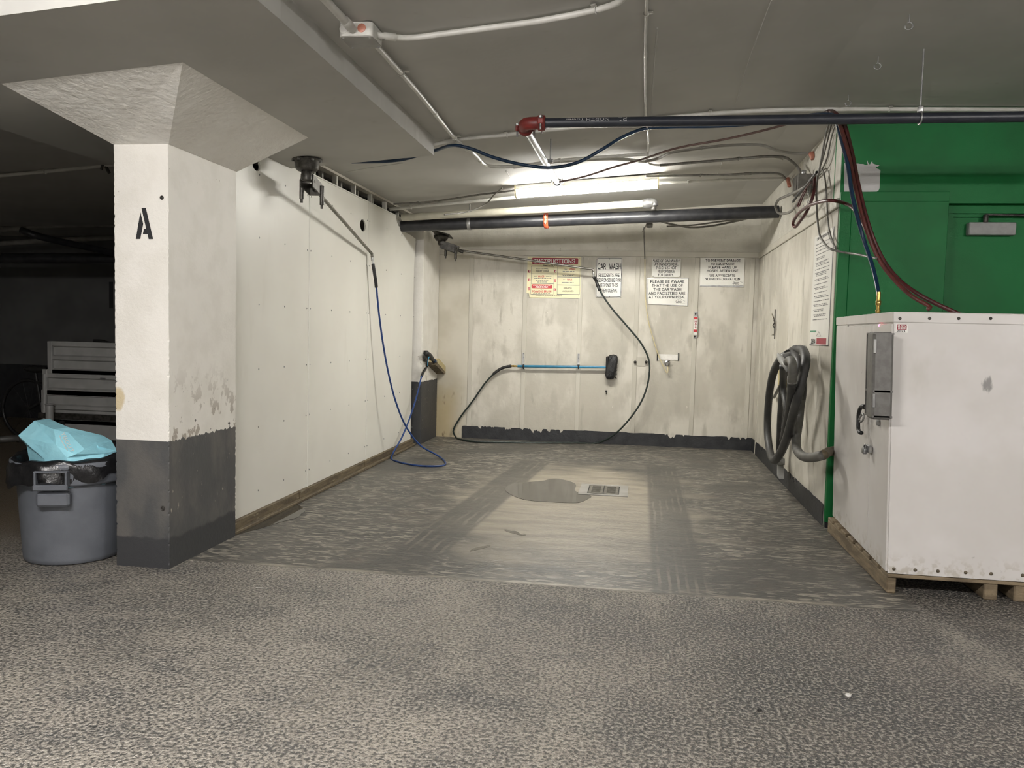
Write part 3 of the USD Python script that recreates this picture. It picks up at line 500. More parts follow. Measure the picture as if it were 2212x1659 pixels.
for x, top, lab in ((1131, 762, 'left'), (1250, 764, 'right')):
    t = thing('brush_holder', f'strap-iron bracket holding the blue brush pole, {lab} one of the pair', 'bracket')
    b = at((x, top), 'y', YS); p = at((x, 792), 'y', YW)
    t.part('strap', J(box(b[0]-.012, b[0]+.012, YS-.004, YS, p[2]+.01, b[2]), box(b[0]-.012, b[0]+.012, YW-.02, YS, p[2]+.022, p[2]+.028)), 'galv')
    t.part('hook', ring(p, .024, .008, EX, 20, 250, 16), 'rubber', True); t.part('screw_heads', J(*[lathe([(0, .002), (.004, 0)], (b[0], YS-.004, b[2]-d), 8, -EY) for d in (.012, .05)]), 'steel_dark', kind='stuff')
t = thing('foam_brush', 'long blue pole brush with a black bristle head hung on the back wall', 'brush')
p0, p1 = at((1118, 791), 'y', YW), at((1312, 793), 'y', YW)
t.part('pole', rod(p0, p1, .0145), 'wand_blue', True); t.part('coupling', J(rod(p0+[-.075, 0, 0], p0, .010), rod(p0+[-.05, 0, 0], p0+[-.028, 0, 0], .013, 6)), 'brass', True)
b0, b1 = at((1311, 766), 'y', YW), at((1331, 819), 'y', YW); bc = (b0+b1)/2
hb = trimesh.creation.icosphere(4); v = np.array(hb.vertices); s = np.sign(v)*np.abs(v)**.45; s = s/np.abs(s).max(0)
v = s*[(b1[0]-b0[0])/2, .05, (b0[2]-b1[2])/2]; v *= 1+.12*(meshkit.fbm(s*5, 3, 4)[:, None]-.5); v[:, 0] += .014*np.sin(s[:, 2]*2.2); t.part('head_block', box(b0[0]-.008, b0[0]+.02, YW-.035, YW+.035, b1[2]+.03, b0[2]-.02, .008), 'rubber')
hr = []; r = np.random.default_rng(4)
for k in range(420):
    th, z = r.uniform(0, 6.28), r.uniform(-1, 1); a = bc+[.05*math.cos(th)*.9, .045*math.sin(th), z*(b0[2]-b1[2])*.45]; hr.append(tube([a, a+[.016*math.cos(th)+.006, .02*math.sin(th), r.uniform(-.022, .004)]], [.0022, .0008], 4, False))
t.part('bristle_mass', (v+bc, np.array(hb.faces)), 'rubber', True); t.part('bristles', J(*hr), 'rubber', kind='stuff')
# ================================================================== swivel booms, their hoses and the spray gun
def boom(name, label, c, up, yoke_dir, tip, end, r_arm, mount='round'):
    t = thing(name, label, 'hose boom'); c = np.asarray(c, float)
    if mount == 'round':
        t.part('flange', lathe([(0, 0), (.100, 0), (.100, -.010), (.082, -.012), (.078, -.062), (.06, -.078), (0, -.078)], c, 36), 'steel_dark', True)
        for a in range(6): t.part('bolt', lathe([(.011, -.008), (.011, -.02), (0, -.022)], c+[.090*math.cos(a*1.047+.3), .090*math.sin(a*1.047+.3), 0], 6), 'galv')
        h0 = c+[0, 0, -.078]
    else:
        t.part('flange', move((obox((0, 0, 0), EX, EY, EZ, .22, .20, .012, .003)), np.array([unit([1, 0, -.25]), unit([0, 1, -.12]), unit([.25, .12, 1])]).T, c), 'steel_dark'); h0 = c+[-.01, 0, -.012]
        t.part('swivel_cup', lathe([(0, 0), (.085, 0), (.08, -.03), (.055, -.062), (0, -.065)], h0, 28), 'steel_dark', True); h0 = h0+[0, 0, -.04]
    t.part('hub', lathe([(0, 0), (.037, 0), (.037, -.055), (.03, -.07), (0, -.07)], h0, 24), 'steel_dark', True)
    d = unit(yoke_dir); sd = unit(np.cross(d, EZ)); nn = np.cross(sd, d); k0 = h0+[0, 0, -.06]; L = .20
    for s in (-1, 1): t.part('yoke_plate', obox(k0+d*L/2+sd*s*.040, d, sd, nn, L, .008, .085, .002), 'steel_dark')
    t.part('yoke_bridge', obox(k0+d*(L-.004), d, sd, nn, .012, .086, .085, .002), 'steel_arm'); t.part('yoke_pin', rod(k0+d*.03-sd*.045, k0+d*.03+sd*.045, .009), 'galv', True)
    for s, q in ((-1, .05), (1, .18)): p = k0+d*q+sd*s*.050; t.part('stop_pin', J(rod(p+[0, 0, .02], p+[0, 0, -.11], .015, 10), rod(p+[0, 0, -.11], p+[0, 0, -.135], .009, 10)), 'steel_dark', True)
    a0 = k0+d*(L+.005); tip = np.asarray(tip, float)
    t.part('arm', tube([a0, tip-unit(tip-a0)*.03, tip, tip+np.asarray(end)*.03], r_arm, 12, True, .02), 'steel_arm', True); t.part('arm_socket', rod(a0-d*.02, a0+d*.06, r_arm*1.5), 'steel_dark', True)
    e = tip+np.asarray(end)*.03; t.part('swivel', J(rod(e, e+np.asarray(end)*.035, .012, 6), rod(e+np.asarray(end)*.035, e+np.asarray(end)*.06, .009, 12)), 'galv', True); return e+np.asarray(end)*.06
b1c = plane((663, 344), [0, 0, CZ0-SOF], [-CS, 0, 1]); tip1 = at((803, 548), 'x', -2.385)
e1 = boom('hose_boom', 'steel swivel boom hung under the drop panel by the white partition', b1c, EZ, tip1-(b1c+[0, 0, -.17]), tip1, unit([.10, .12, -1]), .0135)
b2c = np.array([at((955, 508), 'y', 8.95)[0], 8.95, at((955, 506), 'y', 8.95)[2]]); tip2 = at((1281, 582), 'y', 9.24)
e2 = boom('hose_boom', 'steel swivel boom at the back corner with its arm across the INSTRUCTIONS sign', b2c, EZ, unit([1, .12, -.32]), tip2, unit([.15, 0, -1]), .0125, 'plate')
def hose(name, label, P, r, m, ends=(), cat='hose', sleeve='rubber', n=10, step=.03):
    t = thing(name, label, cat); t.part('hose', tube(P, r, n, True, step), m, True)
    for i, (k, L) in enumerate(ends):
        S = spline(P, .01); S = S if k == 0 else S[::-1]; d = np.r_[0, np.cumsum(np.linalg.norm(np.diff(S, axis=0), axis=1))]
        t.part('end_sleeve', tube(S[d < L][::3], r*1.75, 10, False), sleeve, True)
    return t
gun = at((921, 790), 'x', -2.315)
f1 = lambda px: at(px, 'z', .008)
P = [e1, at((812, 612), 'x', -2.36), at((818, 672), 'x', -2.35), at((827, 740), 'x', -2.33), at((839, 806), 'x', -2.30), at((855, 868), 'x', -2.26), at((878, 923), 'x', -2.20), at((908, 962), 'x', -2.08), f1((945, 988))+[0, 0, .02], f1((962, 999)), f1((955, 1006)), f1((920, 1007)), f1((885, 1003)), f1((856, 996)), f1((845, 989)), at((850, 977), 'x', -2.35), at((868, 945), 'x', -2.34), at((888, 895), 'x', -2.33), at((903, 845), 'x', -2.325), at((911, 812), 'x', -2.32), gun+[-.005, -.01, -.03]]
hose('pressure_hose', 'blue pressure hose looping on the floor from the near boom to the spray gun', P, .0085, 'blue_hose', ((0, .22), (1, .20)))
# spray gun resting in its holster on the pilaster
t = thing('gun_holster', 'sloping wooden board holster fixed to the pilaster', 'holster'); hx = -2.352
def px_(p, x=hx): q = at(p, 'x', x); return q[1], q[2]
bd = [px_(p) for p in ((926, 782), (930, 774), (951, 798), (947, 806))]; t.part('board', prism(bd, (hx, 0, 0), EY, EZ, .10), 'wood_yellow'); bd = [px_(p) for p in ((923, 788), (926, 782), (947, 806), (942, 807))]; t.part('lower_board', prism(bd, (hx, 0, 0), EY, EZ, .10), 'wood_old')
bd = [px_(p) for p in ((915, 757), (922, 757), (922, 783), (914, 780))]; t.part('back_plate', prism(bd, (hx, 0, 0), EY, EZ, .012), 'steel_dark')
t = thing('spray_gun', 'black and blue pressure washer gun lying in its wooden holster', 'spray gun')
g0, g1, g2 = at((923, 765), 'x', -2.29), at((936, 778), 'x', -2.28), at((950, 799), 'x', -2.28)
t.part('body', tube([at((919, 762), 'x', -2.3), g0, g1], [.028, .036, .02], 10), 'black', True); t.part('barrel', tube([g1, at((944, 786), 'x', -2.28), g2], [.024, .026, .012], 10), 'navy_hose', True)
t.part('grip', tube([at((922, 775), 'x', -2.27), at((922, 786), 'x', -2.27), at((922.5, 792), 'x', -2.275)], [.012, .014, .012], 10), 'black', True); t.part('trigger', tube([at((927, 771), 'x', -2.25), at((924.5, 778), 'x', -2.25), at((924, 790), 'x', -2.25)], .005, 8), 'wand_blue', True); t.part('swivel', rod(gun+[0, 0, -.03], gun+[.0, .0, .03], .009), 'galv', True); t.part('nozzle', rod(g2, g2+unit(g2-g1)*.035, .006), 'black', True)
yy = 9.30
P = [e2, at((1287, 605), 'y', yy), at((1296, 628), 'y', yy), at((1320, 664), 'y', yy), at((1355, 705), 'y', yy), at((1387, 745), 'y', yy), at((1402, 780), 'y', yy), at((1401, 820), 'y', yy), at((1388, 862), 'y', yy), at((1360, 905), 'y', yy), at((1325, 940), 'y', 9.33), f1((1290, 955)), f1((1240, 957)), f1((1100, 956)), f1((1020, 954)), f1((993, 949)), at((984, 943), 'y', 9.42), at((979, 932), 'y', 9.40), at((992, 905), 'y', 9.40), at((1022, 865), 'y', 9.40), at((1050, 825), 'y', 9.40), at((1072, 803), 'y', 9.40), at((1088, 794), 'y', YW), p0+[-.075, 0, 0]]
P = [np.array([q[0], min(q[1], 9.44), max(q[2], .011)]) for q in P]
hose('brush_hose', 'dark green hose from the back boom down along the wall to the blue brush', P, .010, 'green_hose', ((0, .22), (1, .26)))
P = [at((1393, 560), 'y', 9.36), at((1394, 640), 'y', 9.40), at((1400, 690), 'y', 9.40), at((1412, 735), 'y', 9.40), at((1424, 772), 'y', 9.40), at((1436, 797), 'y', 9.40), at((1441, 806), 'y', 9.40), at((1443, 800), 'y', 9.40), at((1441, 786), 'y', 9.41)]
t = hose('drain_tube', 'yellowed clear tube hanging down the back wall to the tap', P, .0065, 'tube_clear', cat='tube'); t.part('grey_upper_tube', tube([at((1391, 492), 'y', 9.28), at((1392, 530), 'y', 9.33), P[0]], .0075, 8), 'cable_grey', True)
# ================================================================== sprinkler pipes
yf = 4.5; pl, pr = at((1160, 266), 'y', yf), at((2212, 252), 'y', yf); pr = pr+(pr-pl)*.35; zf = (pl[2]+pr[2])/2
t = thing('sprinkler_pipe', 'dark sprinkler pipe crossing in front of the bay, with chalk writing on it', 'pipe')
t.part('pipe', rod([pl[0], yf, pl[2]], pr, .0265, 24), 'pipe_navy', True)
def on_pipe(text, x0, x1, yb, yt, Pa, Pb, r, flip=True):   # hand lettering that follows the pipe's curve
    m = meshkit.text_mesh(text, 1.0, .01); v = np.array(m.vertices); u = (v[:, 0]-v[:, 0].min())/np.ptp(v[:, 0]); w = v[:, 1]
    if flip: u, w = 1-u, 1-w
    a, b = at((x0, 265), 'y', yf)[0], at((x1, 265), 'y', yf)[0]; X = a+u*(b-a); k = (X-Pa[0])/(Pb[0]-Pa[0]); cz = Pa[2]+k*(Pb[2]-Pa[2])
    th = np.radians(yb+(yt-yb)*w); rr = r+.0004+v[:, 2]*.05; return np.stack([X, yf-rr*np.cos(th), cz+rr*np.sin(th)], 1), np.array(m.faces)
t.part('chalk_writing', J(on_pipe('P1', 1336, 1354, -2, 48, pl, pr, .0265), on_pipe('NORTH', 1267, 1316, 5, 45, pl, pr, .0265), on_pipe('Tower', 1222, 1262, 10, 38, pl, pr, .0265)), 'chalk')
rx = at((1988, 240), 'y', yf)[0]; zr = pl[2]+(rx-pl[0])/(pr[0]-pl[0])*(pr[2]-pl[2])
hg = thing('pipe_hanger', 'galvanised rod and loop carrying the dark pipe above the white cabinet', 'pipe hanger'); hg.part('rod', rod((rx, yf, zr+.05), (rx, yf, ceil_z(rx)-.001), .005, 8), 'galv', True); hg.part('loop', J(ring((rx, yf, zr), .031, .005, EX), box(rx-.013, rx+.013, yf-.012, yf+.012, zr+.028, zr+.06, .004)), 'galv', True)
el = np.array([at((1138, 272), 'y', yf)[0], yf, pl[2]]); t = thing('pipe_elbow', 'dark red grooved elbow with bolted couplings at the pipe corner', 'pipe fitting')
t.part('elbow', tube([pl+[.03, 0, 0], pl+[-.01, 0, 0], el+[-.005, .012, 0], el+[-.02, .05, -.002], el+[-.02, .10, -.004]], .034, 18), 'red_iron', True)
def coupling(t, c, ax, r, w=.045, m='red_iron'):
    ax = unit(ax); sd = unit(np.cross(ax, EZ)) if abs(ax[2]) < .9 else EX
    t.part('coupling', lathe([(r*.98, -w/2), (r*1.32, -w/2+.004), (r*1.42, 0), (r*1.32, w/2-.004), (r*.98, w/2)], c, 28, ax), m, True)
    for s in (-1, 1):
        e = c+sd*s*r*1.55; t.part('lug', obox(e, ax, sd, EZ, w*.8, r*.55, .034, .006), m); t.part('bolt', J(rod(e+[0, 0, -.045], e+[0, 0, .03], .006, 8), lathe([(.011, .017), (.011, .028), (0, .030)], e, 6)), 'galv')
coupling(t, pl+[.025, 0, 0], EX, .031); yb1 = el+[-.02, .10, -.004]; coupling(t, yb1, EY, .031)
ye = 7.03; en = at((1204, 394), 'y', 7.24); t = thing('branch_pipe', 'short dark branch pipe running back from the red elbow to the lamp', 'pipe'); t.part('pipe', rod(yb1+[0, .024, 0], en, .0235, 20), 'pipe_grey', True)
t.part('end_tee', rod(en+[0, -.02, 0], en+[0, .05, 0], .034, 20), 'steel_dark', True); sp_ = en+[.045, .0, .0]; t.part('sprinkler_head', J(rod(sp_+[-.03, 0, .01], sp_+[0, 0, .05], .009, 8), rod(sp_+[0, 0, .05], sp_+[0, 0, .085], .005, 8), lathe([(0, .085), (.024, .085), (.024, .089), (0, .091)], sp_, 16)), 'steel_dark', True)
for s in (-1, 1): t.part('tee_bolt', rod(en+[s*.05, -.02, -.01], en+[s*.05, -.02, .04], .006, 8), 'galv')
yb_ = 8.15; bl, br = at((873, 488.5), 'y', yb_), at((1682, 457.5), 'y', yb_); bl = bl+(br-bl)*((XL+.003-bl[0])/(br[0]-bl[0]))
t = thing('drain_pipe', 'large black pipe running across the bay below the ceiling at the back', 'pipe'); t.part('pipe', rod(bl, br, .0595, 28), 'pipe_black', True)
oc = at((1180, 473), 'y', yb_); k = (oc[0]-bl[0])/(br[0]-bl[0]); oc = bl+(br-bl)*k
cpl = thing('orange_coupling', 'bright orange bolted coupling round the large black pipe', 'pipe fitting'); cpl.part('body', lathe([(.0598, -.022), (.076, -.020), (.080, 0), (.076, .020), (.0598, .022)], oc, 28, br-bl), 'orange', True)
for s in (-1, 1): cpl.part('lug', obox(oc+[0, -.072, s*.020], EX, EY, EZ, .03, .03, .03, .005), 'orange')
cpl.part('bolt', rod(oc+[0, -.078, -.045], oc+[0, -.078, .05], .006, 8), 'galv', True)
oc = bl+(br-bl)*((at((1014, 478), 'y', yb_)[0]-bl[0])/(br[0]-bl[0])); t = thing('pipe_hanger', 'steel strap hanger round the large black pipe', 'pipe hanger'); t.part('loop', lathe([(.0600, -.016), (.066, -.016), (.066, .016), (.0600, .016)], oc, 28, br-bl), 'galv', True); t.part('rod', rod(oc+[0, 0, .062], (oc[0], oc[1], ceil_z(oc[0])-.001), .006, 8), 'galv', True)
oc = at((1403, 485), 'y', 8.3); t = thing('pipe_outlet', 'grey capped outlet under the large black pipe, feeding the clear tube', 'pipe fitting'); t.part('cap', lathe([(0, -.035), (.03, -.03), (.034, .0), (.03, .03), (0, .034)], oc, 20), 'cable_grey', True); t.part('drop_tube', tube([oc+[-.03, 0, .0], (oc[0]-.06, 8.6, oc[2]-.03), at((1391, 492), 'y', 9.28)], .006, 8), 'cable_grey', True)
# white insulated pipe behind the lamp, with a wrapped elbow
wa, wbp = cp((905, 462), .15), cp((1385, 438), .13); yw = 7.98; wa, wbp = at((868, 470), 'y', yw), at((1388, 440), 'y', yw)
t = thing('insulated_pipe', 'thick white painted pipe above the black pipe, ending in a wrapped elbow', 'pipe'); t.part('pipe', rod(wa, wbp, .036, 20), 'insulation', True)
el2 = at((1412, 439), 'y', yw); t.part('wrapped_elbow', tube([wbp, (wbp+el2)/2, el2, el2+[.01, .0, -.03]], [.036, .052, .045, .034], 14, True, .01), 'galv', True, label='crumpled foil wrap'); t.part('clamp', rod(el2+[.0, 0, -.03], el2+[0, 0, -.07], .028), 'steel_dark', True)
# ================================================================== conduits, boxes, cables on the ceiling
RC = .0135
def cpts(pts, drop): return [cp(p, drop) for p in pts]
def run(name, label, P, r, m, straps=(), cat='conduit', couplers=(), curve=True):
    t = thing(name, label, cat); t.part('tube', tube(P, r, 12, curve), m, True); S = spline(P, .01) if curve and len(P) > 2 else np.linspace(P[0], P[-1], 200)
    for kind, lst in (('strap', straps), ('coupler', couplers)):
        for fr in lst:
            i = min(int(fr*len(S)), len(S)-3); d = unit(S[i+2]-S[i]); c = S[i]
            if kind == 'coupler': t.part('coupler', rod(c-d*.03, c+d*.03, r*1.25), m, True)
            else: t.part('strap', J(ring(c, r+.0025, .003, d, 0, 360, 16), obox(c+[0, 0, r*.6]+unit(np.cross(d, EZ))*r*1.9, d, unit(np.cross(d, EZ)), EZ, .022, .03, .004)), m, True)
    return t
jb = cp((780, 84), .045); jx, jy = jb[0], jb[1]
t = thing('ceiling_junction_box', 'square white junction box on the ceiling with round knockouts', 'junction box'); q = shapely.box(-.075, -.075, .075, .075).buffer(-.02).buffer(.02, quad_segs=5); hz = ceil_z(jx)-.058
t.part('body', prism(q, (jx, jy, hz), EX, EY, .058), 'conduit', 30); t.part('cover', prism(q.buffer(-.004), (jx, jy, hz-.003), EX, EY, .003), 'conduit_grey')
for a, b in ((-1, -1), (1, -1), (-1, 1), (1, 1)): t.part('screw', lathe([(0, -.004), (.005, -.003), (.006, 0)], (jx+a*.06, jy+b*.06, hz-.003), 10), 'galv', True)
t.part('knockout', lathe([(.0, .003), (.017, .003), (.019, 0)], (jx+.028, jy-.075, hz+.032), 18, -EY), 'copper', True); t.part('knockout', lathe([(.0, .002), (.017, .002), (.019, 0)], (jx-.052, jy-.075, hz+.03), 18, -EY), 'conduit', True)
d0 = .022
run('ceiling_conduit', 'white conduit running along the ceiling from above the camera to the junction box', [(jx-.012, 1.5, ceil_z(jx)-d0-.005), (jx-.012, jy-.072, ceil_z(jx)-d0-.008)], .017, 'conduit', (.72,), couplers=(.96,))
run('ceiling_conduit', 'white conduit along the drop panel from the junction box to the blue hose', [(jx+.02, jy+.07, ceil_z(jx)-d0), (jx+.015, 4.4, ceil_z(jx)-d0), (-1.252, 5.35, ceil_z(-1.25)-d0), cp((990, 305), .03), cp((1000, 318), .06), cp((1016, 326), .07), cp((1030, 338), .05), cp((1043, 352), .035), cp((1058, 359), .03), cp((1100, 360), .03), cp((1190, 350), .03), cp((1260, 345), .03), cp((1330, 343), .03), cp((1393, 349), .03)], RC, 'conduit', (.12, .45), couplers=(.3, .62))
run('ceiling_conduit', 'white conduit crossing the ceiling to the right of the junction box, bending towards the camera', [(jx+.075, jy, ceil_z(jx)-d0-.01)]+cpts(((880, 82), (960, 73), (1050, 61), (1160, 46), (1270, 25), (1320, 12), (1345, -2), (1352, -30), (1353, -120)), d0), RC, 'conduit', (.62,), couplers=(.04,))
run('ceiling_conduit', 'white conduit crossing the ceiling just behind the dark sprinkler pipe', [cp((935, 312), .03)]+cpts(((985, 302), (1095, 291), (1180, 281), (1340, 266)), .02)+[cp((1440, 254), .02), cp((1560, 244), .02), cp((1670, 238), .02), cp((1820, 236), .02), cp((1988, 236), .02), cp((2212, 237), .02), cp((2420, 238), .02)], RC, 'conduit', (.12, .42, .68), couplers=(.03,))
run('ceiling_conduit', 'thin white conduit running straight back over the bay entrance', [(-.005, 2.6, ceil_z(0)-.015), cp((1394, 100), .015), cp((1395, 240), .015), cp((1396, 262), .02), cp((1401, 292), .03), cp((1400, 330), .025), cp((1398, 346), .03), cp((1404, 354), .03), cp((1425, 357), .03), cp((1560, 346), .03), cp((1640, 341), .03), cp((1668, 339), .03), cp((1690, 345), .035)], .008, 'conduit', (.2,), couplers=(.3, .52))
run('ceiling_cable', 'grey cable on the ceiling rising over the lamp to the right wall', cpts(((1393, 349), (1420, 343), (1450, 330), (1480, 325), (1560, 315), (1640, 313), (1665, 320), (1690, 328), (1720, 331), (1752, 330)), .04), .011, 'conduit_grey', (.35,), 'cable')
t = thing('cable_gland', 'pinkish copper gland at the end of the grey ceiling cable', 'cable gland', rod(cp((1752, 330), .04), cp((1757, 343), .09), .022, 10), 'copper', True)
run('ceiling_cable', 'grey cable arching from the ceiling into the wall junction box', cpts(((1425, 357), (1560, 346), (1660, 338), (1690, 339), (1708, 347)), .05)+[at((1721, 359), 'x', XN-.06), at((1729, 372), 'x', XN-.06), at((1732, 388), 'x', XN-.06)], .011, 'cable_grey', (.4,), 'cable')
for lab, a, b, dr in (('upper', ((1395, 380), (1480, 379), (1560, 378), (1650, 374), (1680, 375), (1697, 386), (1703, 396)), None, .06), ('lower', ((1395, 397), (1500, 392), (1600, 388), (1697, 386)), None, .05)):
    run('lamp_conduit', f'{lab} one of two grey conduits right of the bay lamp', cpts(a, dr), .010 if lab == 'upper' else .013, 'cable_grey' if lab == 'upper' else 'conduit', (.3,), couplers=(.55,))
run('lamp_conduit', 'white conduit from the left partition to the bay lamp', [cp(p, .05) for p in ((842, 452), (900, 446), (1000, 437), (1118, 426))], .016, 'conduit', (.18,)); run('lamp_conduit', 'thin grey conduit above the white conduit left of the bay lamp', [cp(p, .02) for p in ((850, 441), (930, 436), (1040, 420), (1115, 411), (1200, 398))], .009, 'cable_grey', (.15,))
run('lamp_cable', 'thin dark cable dropping diagonally left of the bay lamp', [cp((1085, 406), .03), cp((1068, 420), .07), cp((1050, 440), .12), cp((1015, 456), .2), cp((960, 464), .26)], .006, 'cable_grey', cat='cable')
run('fixture_conduit', 'white conduit hung on a rod behind the branch pipe', [cp(p, .04) for p in ((1110, 362), (1190, 349), (1260, 342), (1400, 333))], .012, 'conduit', (.36,))
hx_, hy_ = cp((1190, 300), .0)[:2]; hz_ = at((1191, 350), 'y', hy_)[2]; thing('ceiling_rod', 'threaded steel rod hanging from the ceiling behind the branch pipe', 'rod', J(rod((hx_, hy_, ceil_z(hx_)), (hx_, hy_, hz_), .005, 8), box(hx_-.02, hx_+.02, hy_-.012, hy_+.012, hz_-.005, hz_+.02, .003)), 'galv')
# air hoses draped over the pipe
zt = zf+.036
P = [at((760, 350), 'y', 5.62), at((798, 349.5), 'y', 5.60), at((835, 348.5), 'y', 5.60), at((872, 344), 'y', 5.60), at((905, 335), 'y', 5.62), at((940, 325), 'y', 5.64), cp((985, 314), .06), cp((1020, 322), .09), cp((1060, 338), .14), cp((1130, 356), .2), cp((1192, 362), .22), cp((1250, 350), .18), cp((1300, 323), .10), cp((1345, 296), .05), cp((1392, 278), .03), cp((1450, 274), .03), cp((1540, 273), .03), cp((1620, 268), .03), cp((1700, 258), .04), at((1775, 247), 'y', 4.75), at((1802, 250), 'y', 4.62), at((1808, 262), 'y', 4.56), at((1815, 290), 'y', 4.62), at((1830, 350), 'y', 4.8), at((1843, 432), 'y', 5.0), at((1862, 505), 'y', 5.1), at((1886, 580), 'y', 5.0), at((1896, 625), 'y', 4.9), at((1898, 642), 'y', 4.85)]
t = hose('air_hose', 'long blue air hose swagged across the ceiling and down to the cabinet', P, .0115, 'navy_hose', n=10); pe_ = P[-1]
t.part('brass_fitting', J(rod(pe_+[0, 0, .03], pe_+[0, 0, -.09], .011, 10), rod(pe_+[0, 0, -.02], pe_+[0, 0, -.045], .015, 6), rod(pe_+[0, 0, -.07], pe_+[0, 0, -.085], .014, 6)), 'brass', True)
pb = [((1820, 262), 4.56), ((1838, 322), 4.75), ((1853, 395), 5.0), ((1870, 465), 5.12), ((1889, 522), 5.15), ((1910, 565), 5.12), ((1940, 603), 5.05), ((1978, 632), 4.95), ((2020, 655), 4.9), ((2075, 680), 4.88)]
hose('supply_hose', 'dark red supply hose falling from the pipe to the back of the cabinet top', [cp((1790, 240), .06), at((1808, 249), 'y', 4.6)]+[at(p, 'y', y) for p, y in pb], .0125, 'red_hose')
hose('supply_hose', 'second red supply hose lying against the first, ending short of it', [at((p[0]-7-3*(i > 7), p[1]+3+6*(i > 6)), 'y', y-.03) for i, (p, y) in enumerate(pb[:9])]+[at((2004, 668), 'y', 4.86)], .0115, 'red_hose2')
P = [at(p, 'x', x) for p, x in (((1760, 380), XN-.08), ((1757, 420), XN-.10), ((1745, 452), XN-.13), ((1728, 478), XN-.15), ((1716, 490), XN-.16), ((1713, 484), XN-.17), ((1720, 468), XN-.17), ((1740, 449), XN-.17), ((1768, 437), XN-.16), ((1797, 433), XN-.12))]+[at((1824, 439), 'y', 5.55), at((1845, 452), 'y', 5.35), at((1868, 490), 'y', 5.18), at((1888, 535), 'y', 5.12)]
hose('loop_hose', 'dark red hose with a tight loop beside the wall junction box', P, .0115, 'red_hose')
hose('ceiling_red_hose', 'thin purple red hose running over the lamp and up to the pipe', [cp((1208, 393), .07), cp((1260, 382), .06), cp((1330, 360), .05), cp((1385, 345), .05), cp((1420, 333), .05), cp((1440, 326), .05), cp((1480, 316), .05), cp((1560, 302), .05), cp((1640, 284), .05), cp((1700, 268), .05), cp((1760, 250), .05), at((1790, 240), 'y', 5.0)], .008, 'lead_hose')
P = [at(p, 'x', XN-.06) for p in ((1790, 268), (1782, 300), (1775, 340), (1769, 372), (1764, 400), (1764, 440), (1766, 475), (1770, 505), (1782, 527), (1800, 540))]+[at((1822, 545), 'y', 5.6), at((1850, 549), 'y', 5.4), at((1878, 555), 'y', 5.2), at((1893, 558), 'y', 5.08)]
hose('power_cable', 'black and grey power cable sagging across the wall corner to the hose bundle', P, .0075, 'cable_grey', cat='cable')
for k, (a, lab) in enumerate((((1796, 268), 'left'), ((1803, 272), 'right'))):
    hose('wall_cable', f'{lab} one of two thin grey cables down the right wall to the junction box', [at(a, 'x', XN-.03-.01*k), at((a[0]-9, 305), 'x', XN-.03), at((1778+k*9, 340), 'x', XN-.03), at((1768+k*6, 368), 'x', XN-.03), at((1752+k*6, 385), 'x', XN-.03), at((1738+k*3, 398), 'x', XN-.03)], .006, 'cable_grey', cat='cable')
hose('wall_cable', 'grey cable hooked over the bundle and hanging over the poster', [at(p, 'x', XN-.025) for p in ((1764, 392), (1768, 370), (1776, 366), (1782, 385), (1786, 430), (1788, 470), (1792, 500), (1800, 525), (1806, 538))], .006, 'cable_grey', cat='cable')
bc0 = at((1733, 400), 'x', XN-.06); t = thing('wall_junction_box', 'grey electrical box on the right wall with cables coiled round it', 'junction box'); by0, by1, bz0, bz1 = bc0[1]-.085, bc0[1]+.085, bc0[2]-.075, bc0[2]+.075
t.part('body', box(XN-.115, XN, by0, by1, bz0, bz1, .008), 'cable_grey'); t.part('cover', box(XN-.119, XN-.114, by0+.010, by1-.010, bz0+.010, bz1-.010, .001), 'steel_dark'); t.part('clamp', rod((XN-.06, by0+.04, bz1), (XN-.06, by0+.04, bz1+.03), .018, 10), 'galv', True)
P = [at(p, 'x', XN-.15) for p in ((1742, 402), (1722, 413), (1700, 423), (1680, 434), (1675, 445), (1680, 458), (1696, 461), (1710, 455), (1722, 440), (1732, 424), (1742, 405), (1752, 393))]
hose('cable_coil', 'coil of grey cable slung beside the wall junction box', P, .011, 'cable_grey', cat='cable'); hose('cable_coil', 'dark cable tail twisted in the bundle by the junction box', [at(p, 'x', XN-.17) for p in ((1713, 436), (1724, 420), (1738, 405), (1752, 388), (1764, 372))], .009, 'rubber', cat='cable')
hose('cable_coil', 'short maroon lead hooked below the wall junction box', [at(p, 'x', XN-.165) for p in ((1752, 392), (1738, 412), (1728, 432), (1723, 446), (1727, 444), (1733, 428), (1742, 410))], .006, 'red_hose', cat='cable')
hose('tie_wire', 'loose thin wire loops below the cable bundle', [at(p, 'x', XN-.14) for p in ((1744, 402), (1738, 425), (1734, 440), (1738, 447), (1744, 438), (1748, 415), (1746, 404), (1745, 425), (1750, 440))], .0018, 'galv', cat='wire', n=6)
thing('cable_gland', 'copper coloured gland where the lamp conduit meets the right wall', 'cable gland', rod(at((1702, 386), 'x', XN-.02), at((1705, 402), 'x', XN-.02), .017, 10), 'copper', True)
P = [at(p, 'y', 8.6) for p in ((1425, 478), (1450, 484), (1490, 491), (1530, 489), (1570, 482), (1615, 472))]; hose('sagging_cable', 'dark cable sagging below the right end of the black pipe', P, .010, 'cable_grey', cat='cable'); hose('sagging_cable', 'straighter dark cable just below the right end of the black pipe', [at(p, 'y', 8.55) for p in ((1440, 489), (1500, 486), (1560, 478), (1600, 474))], .008, 'cable_grey', cat='cable')
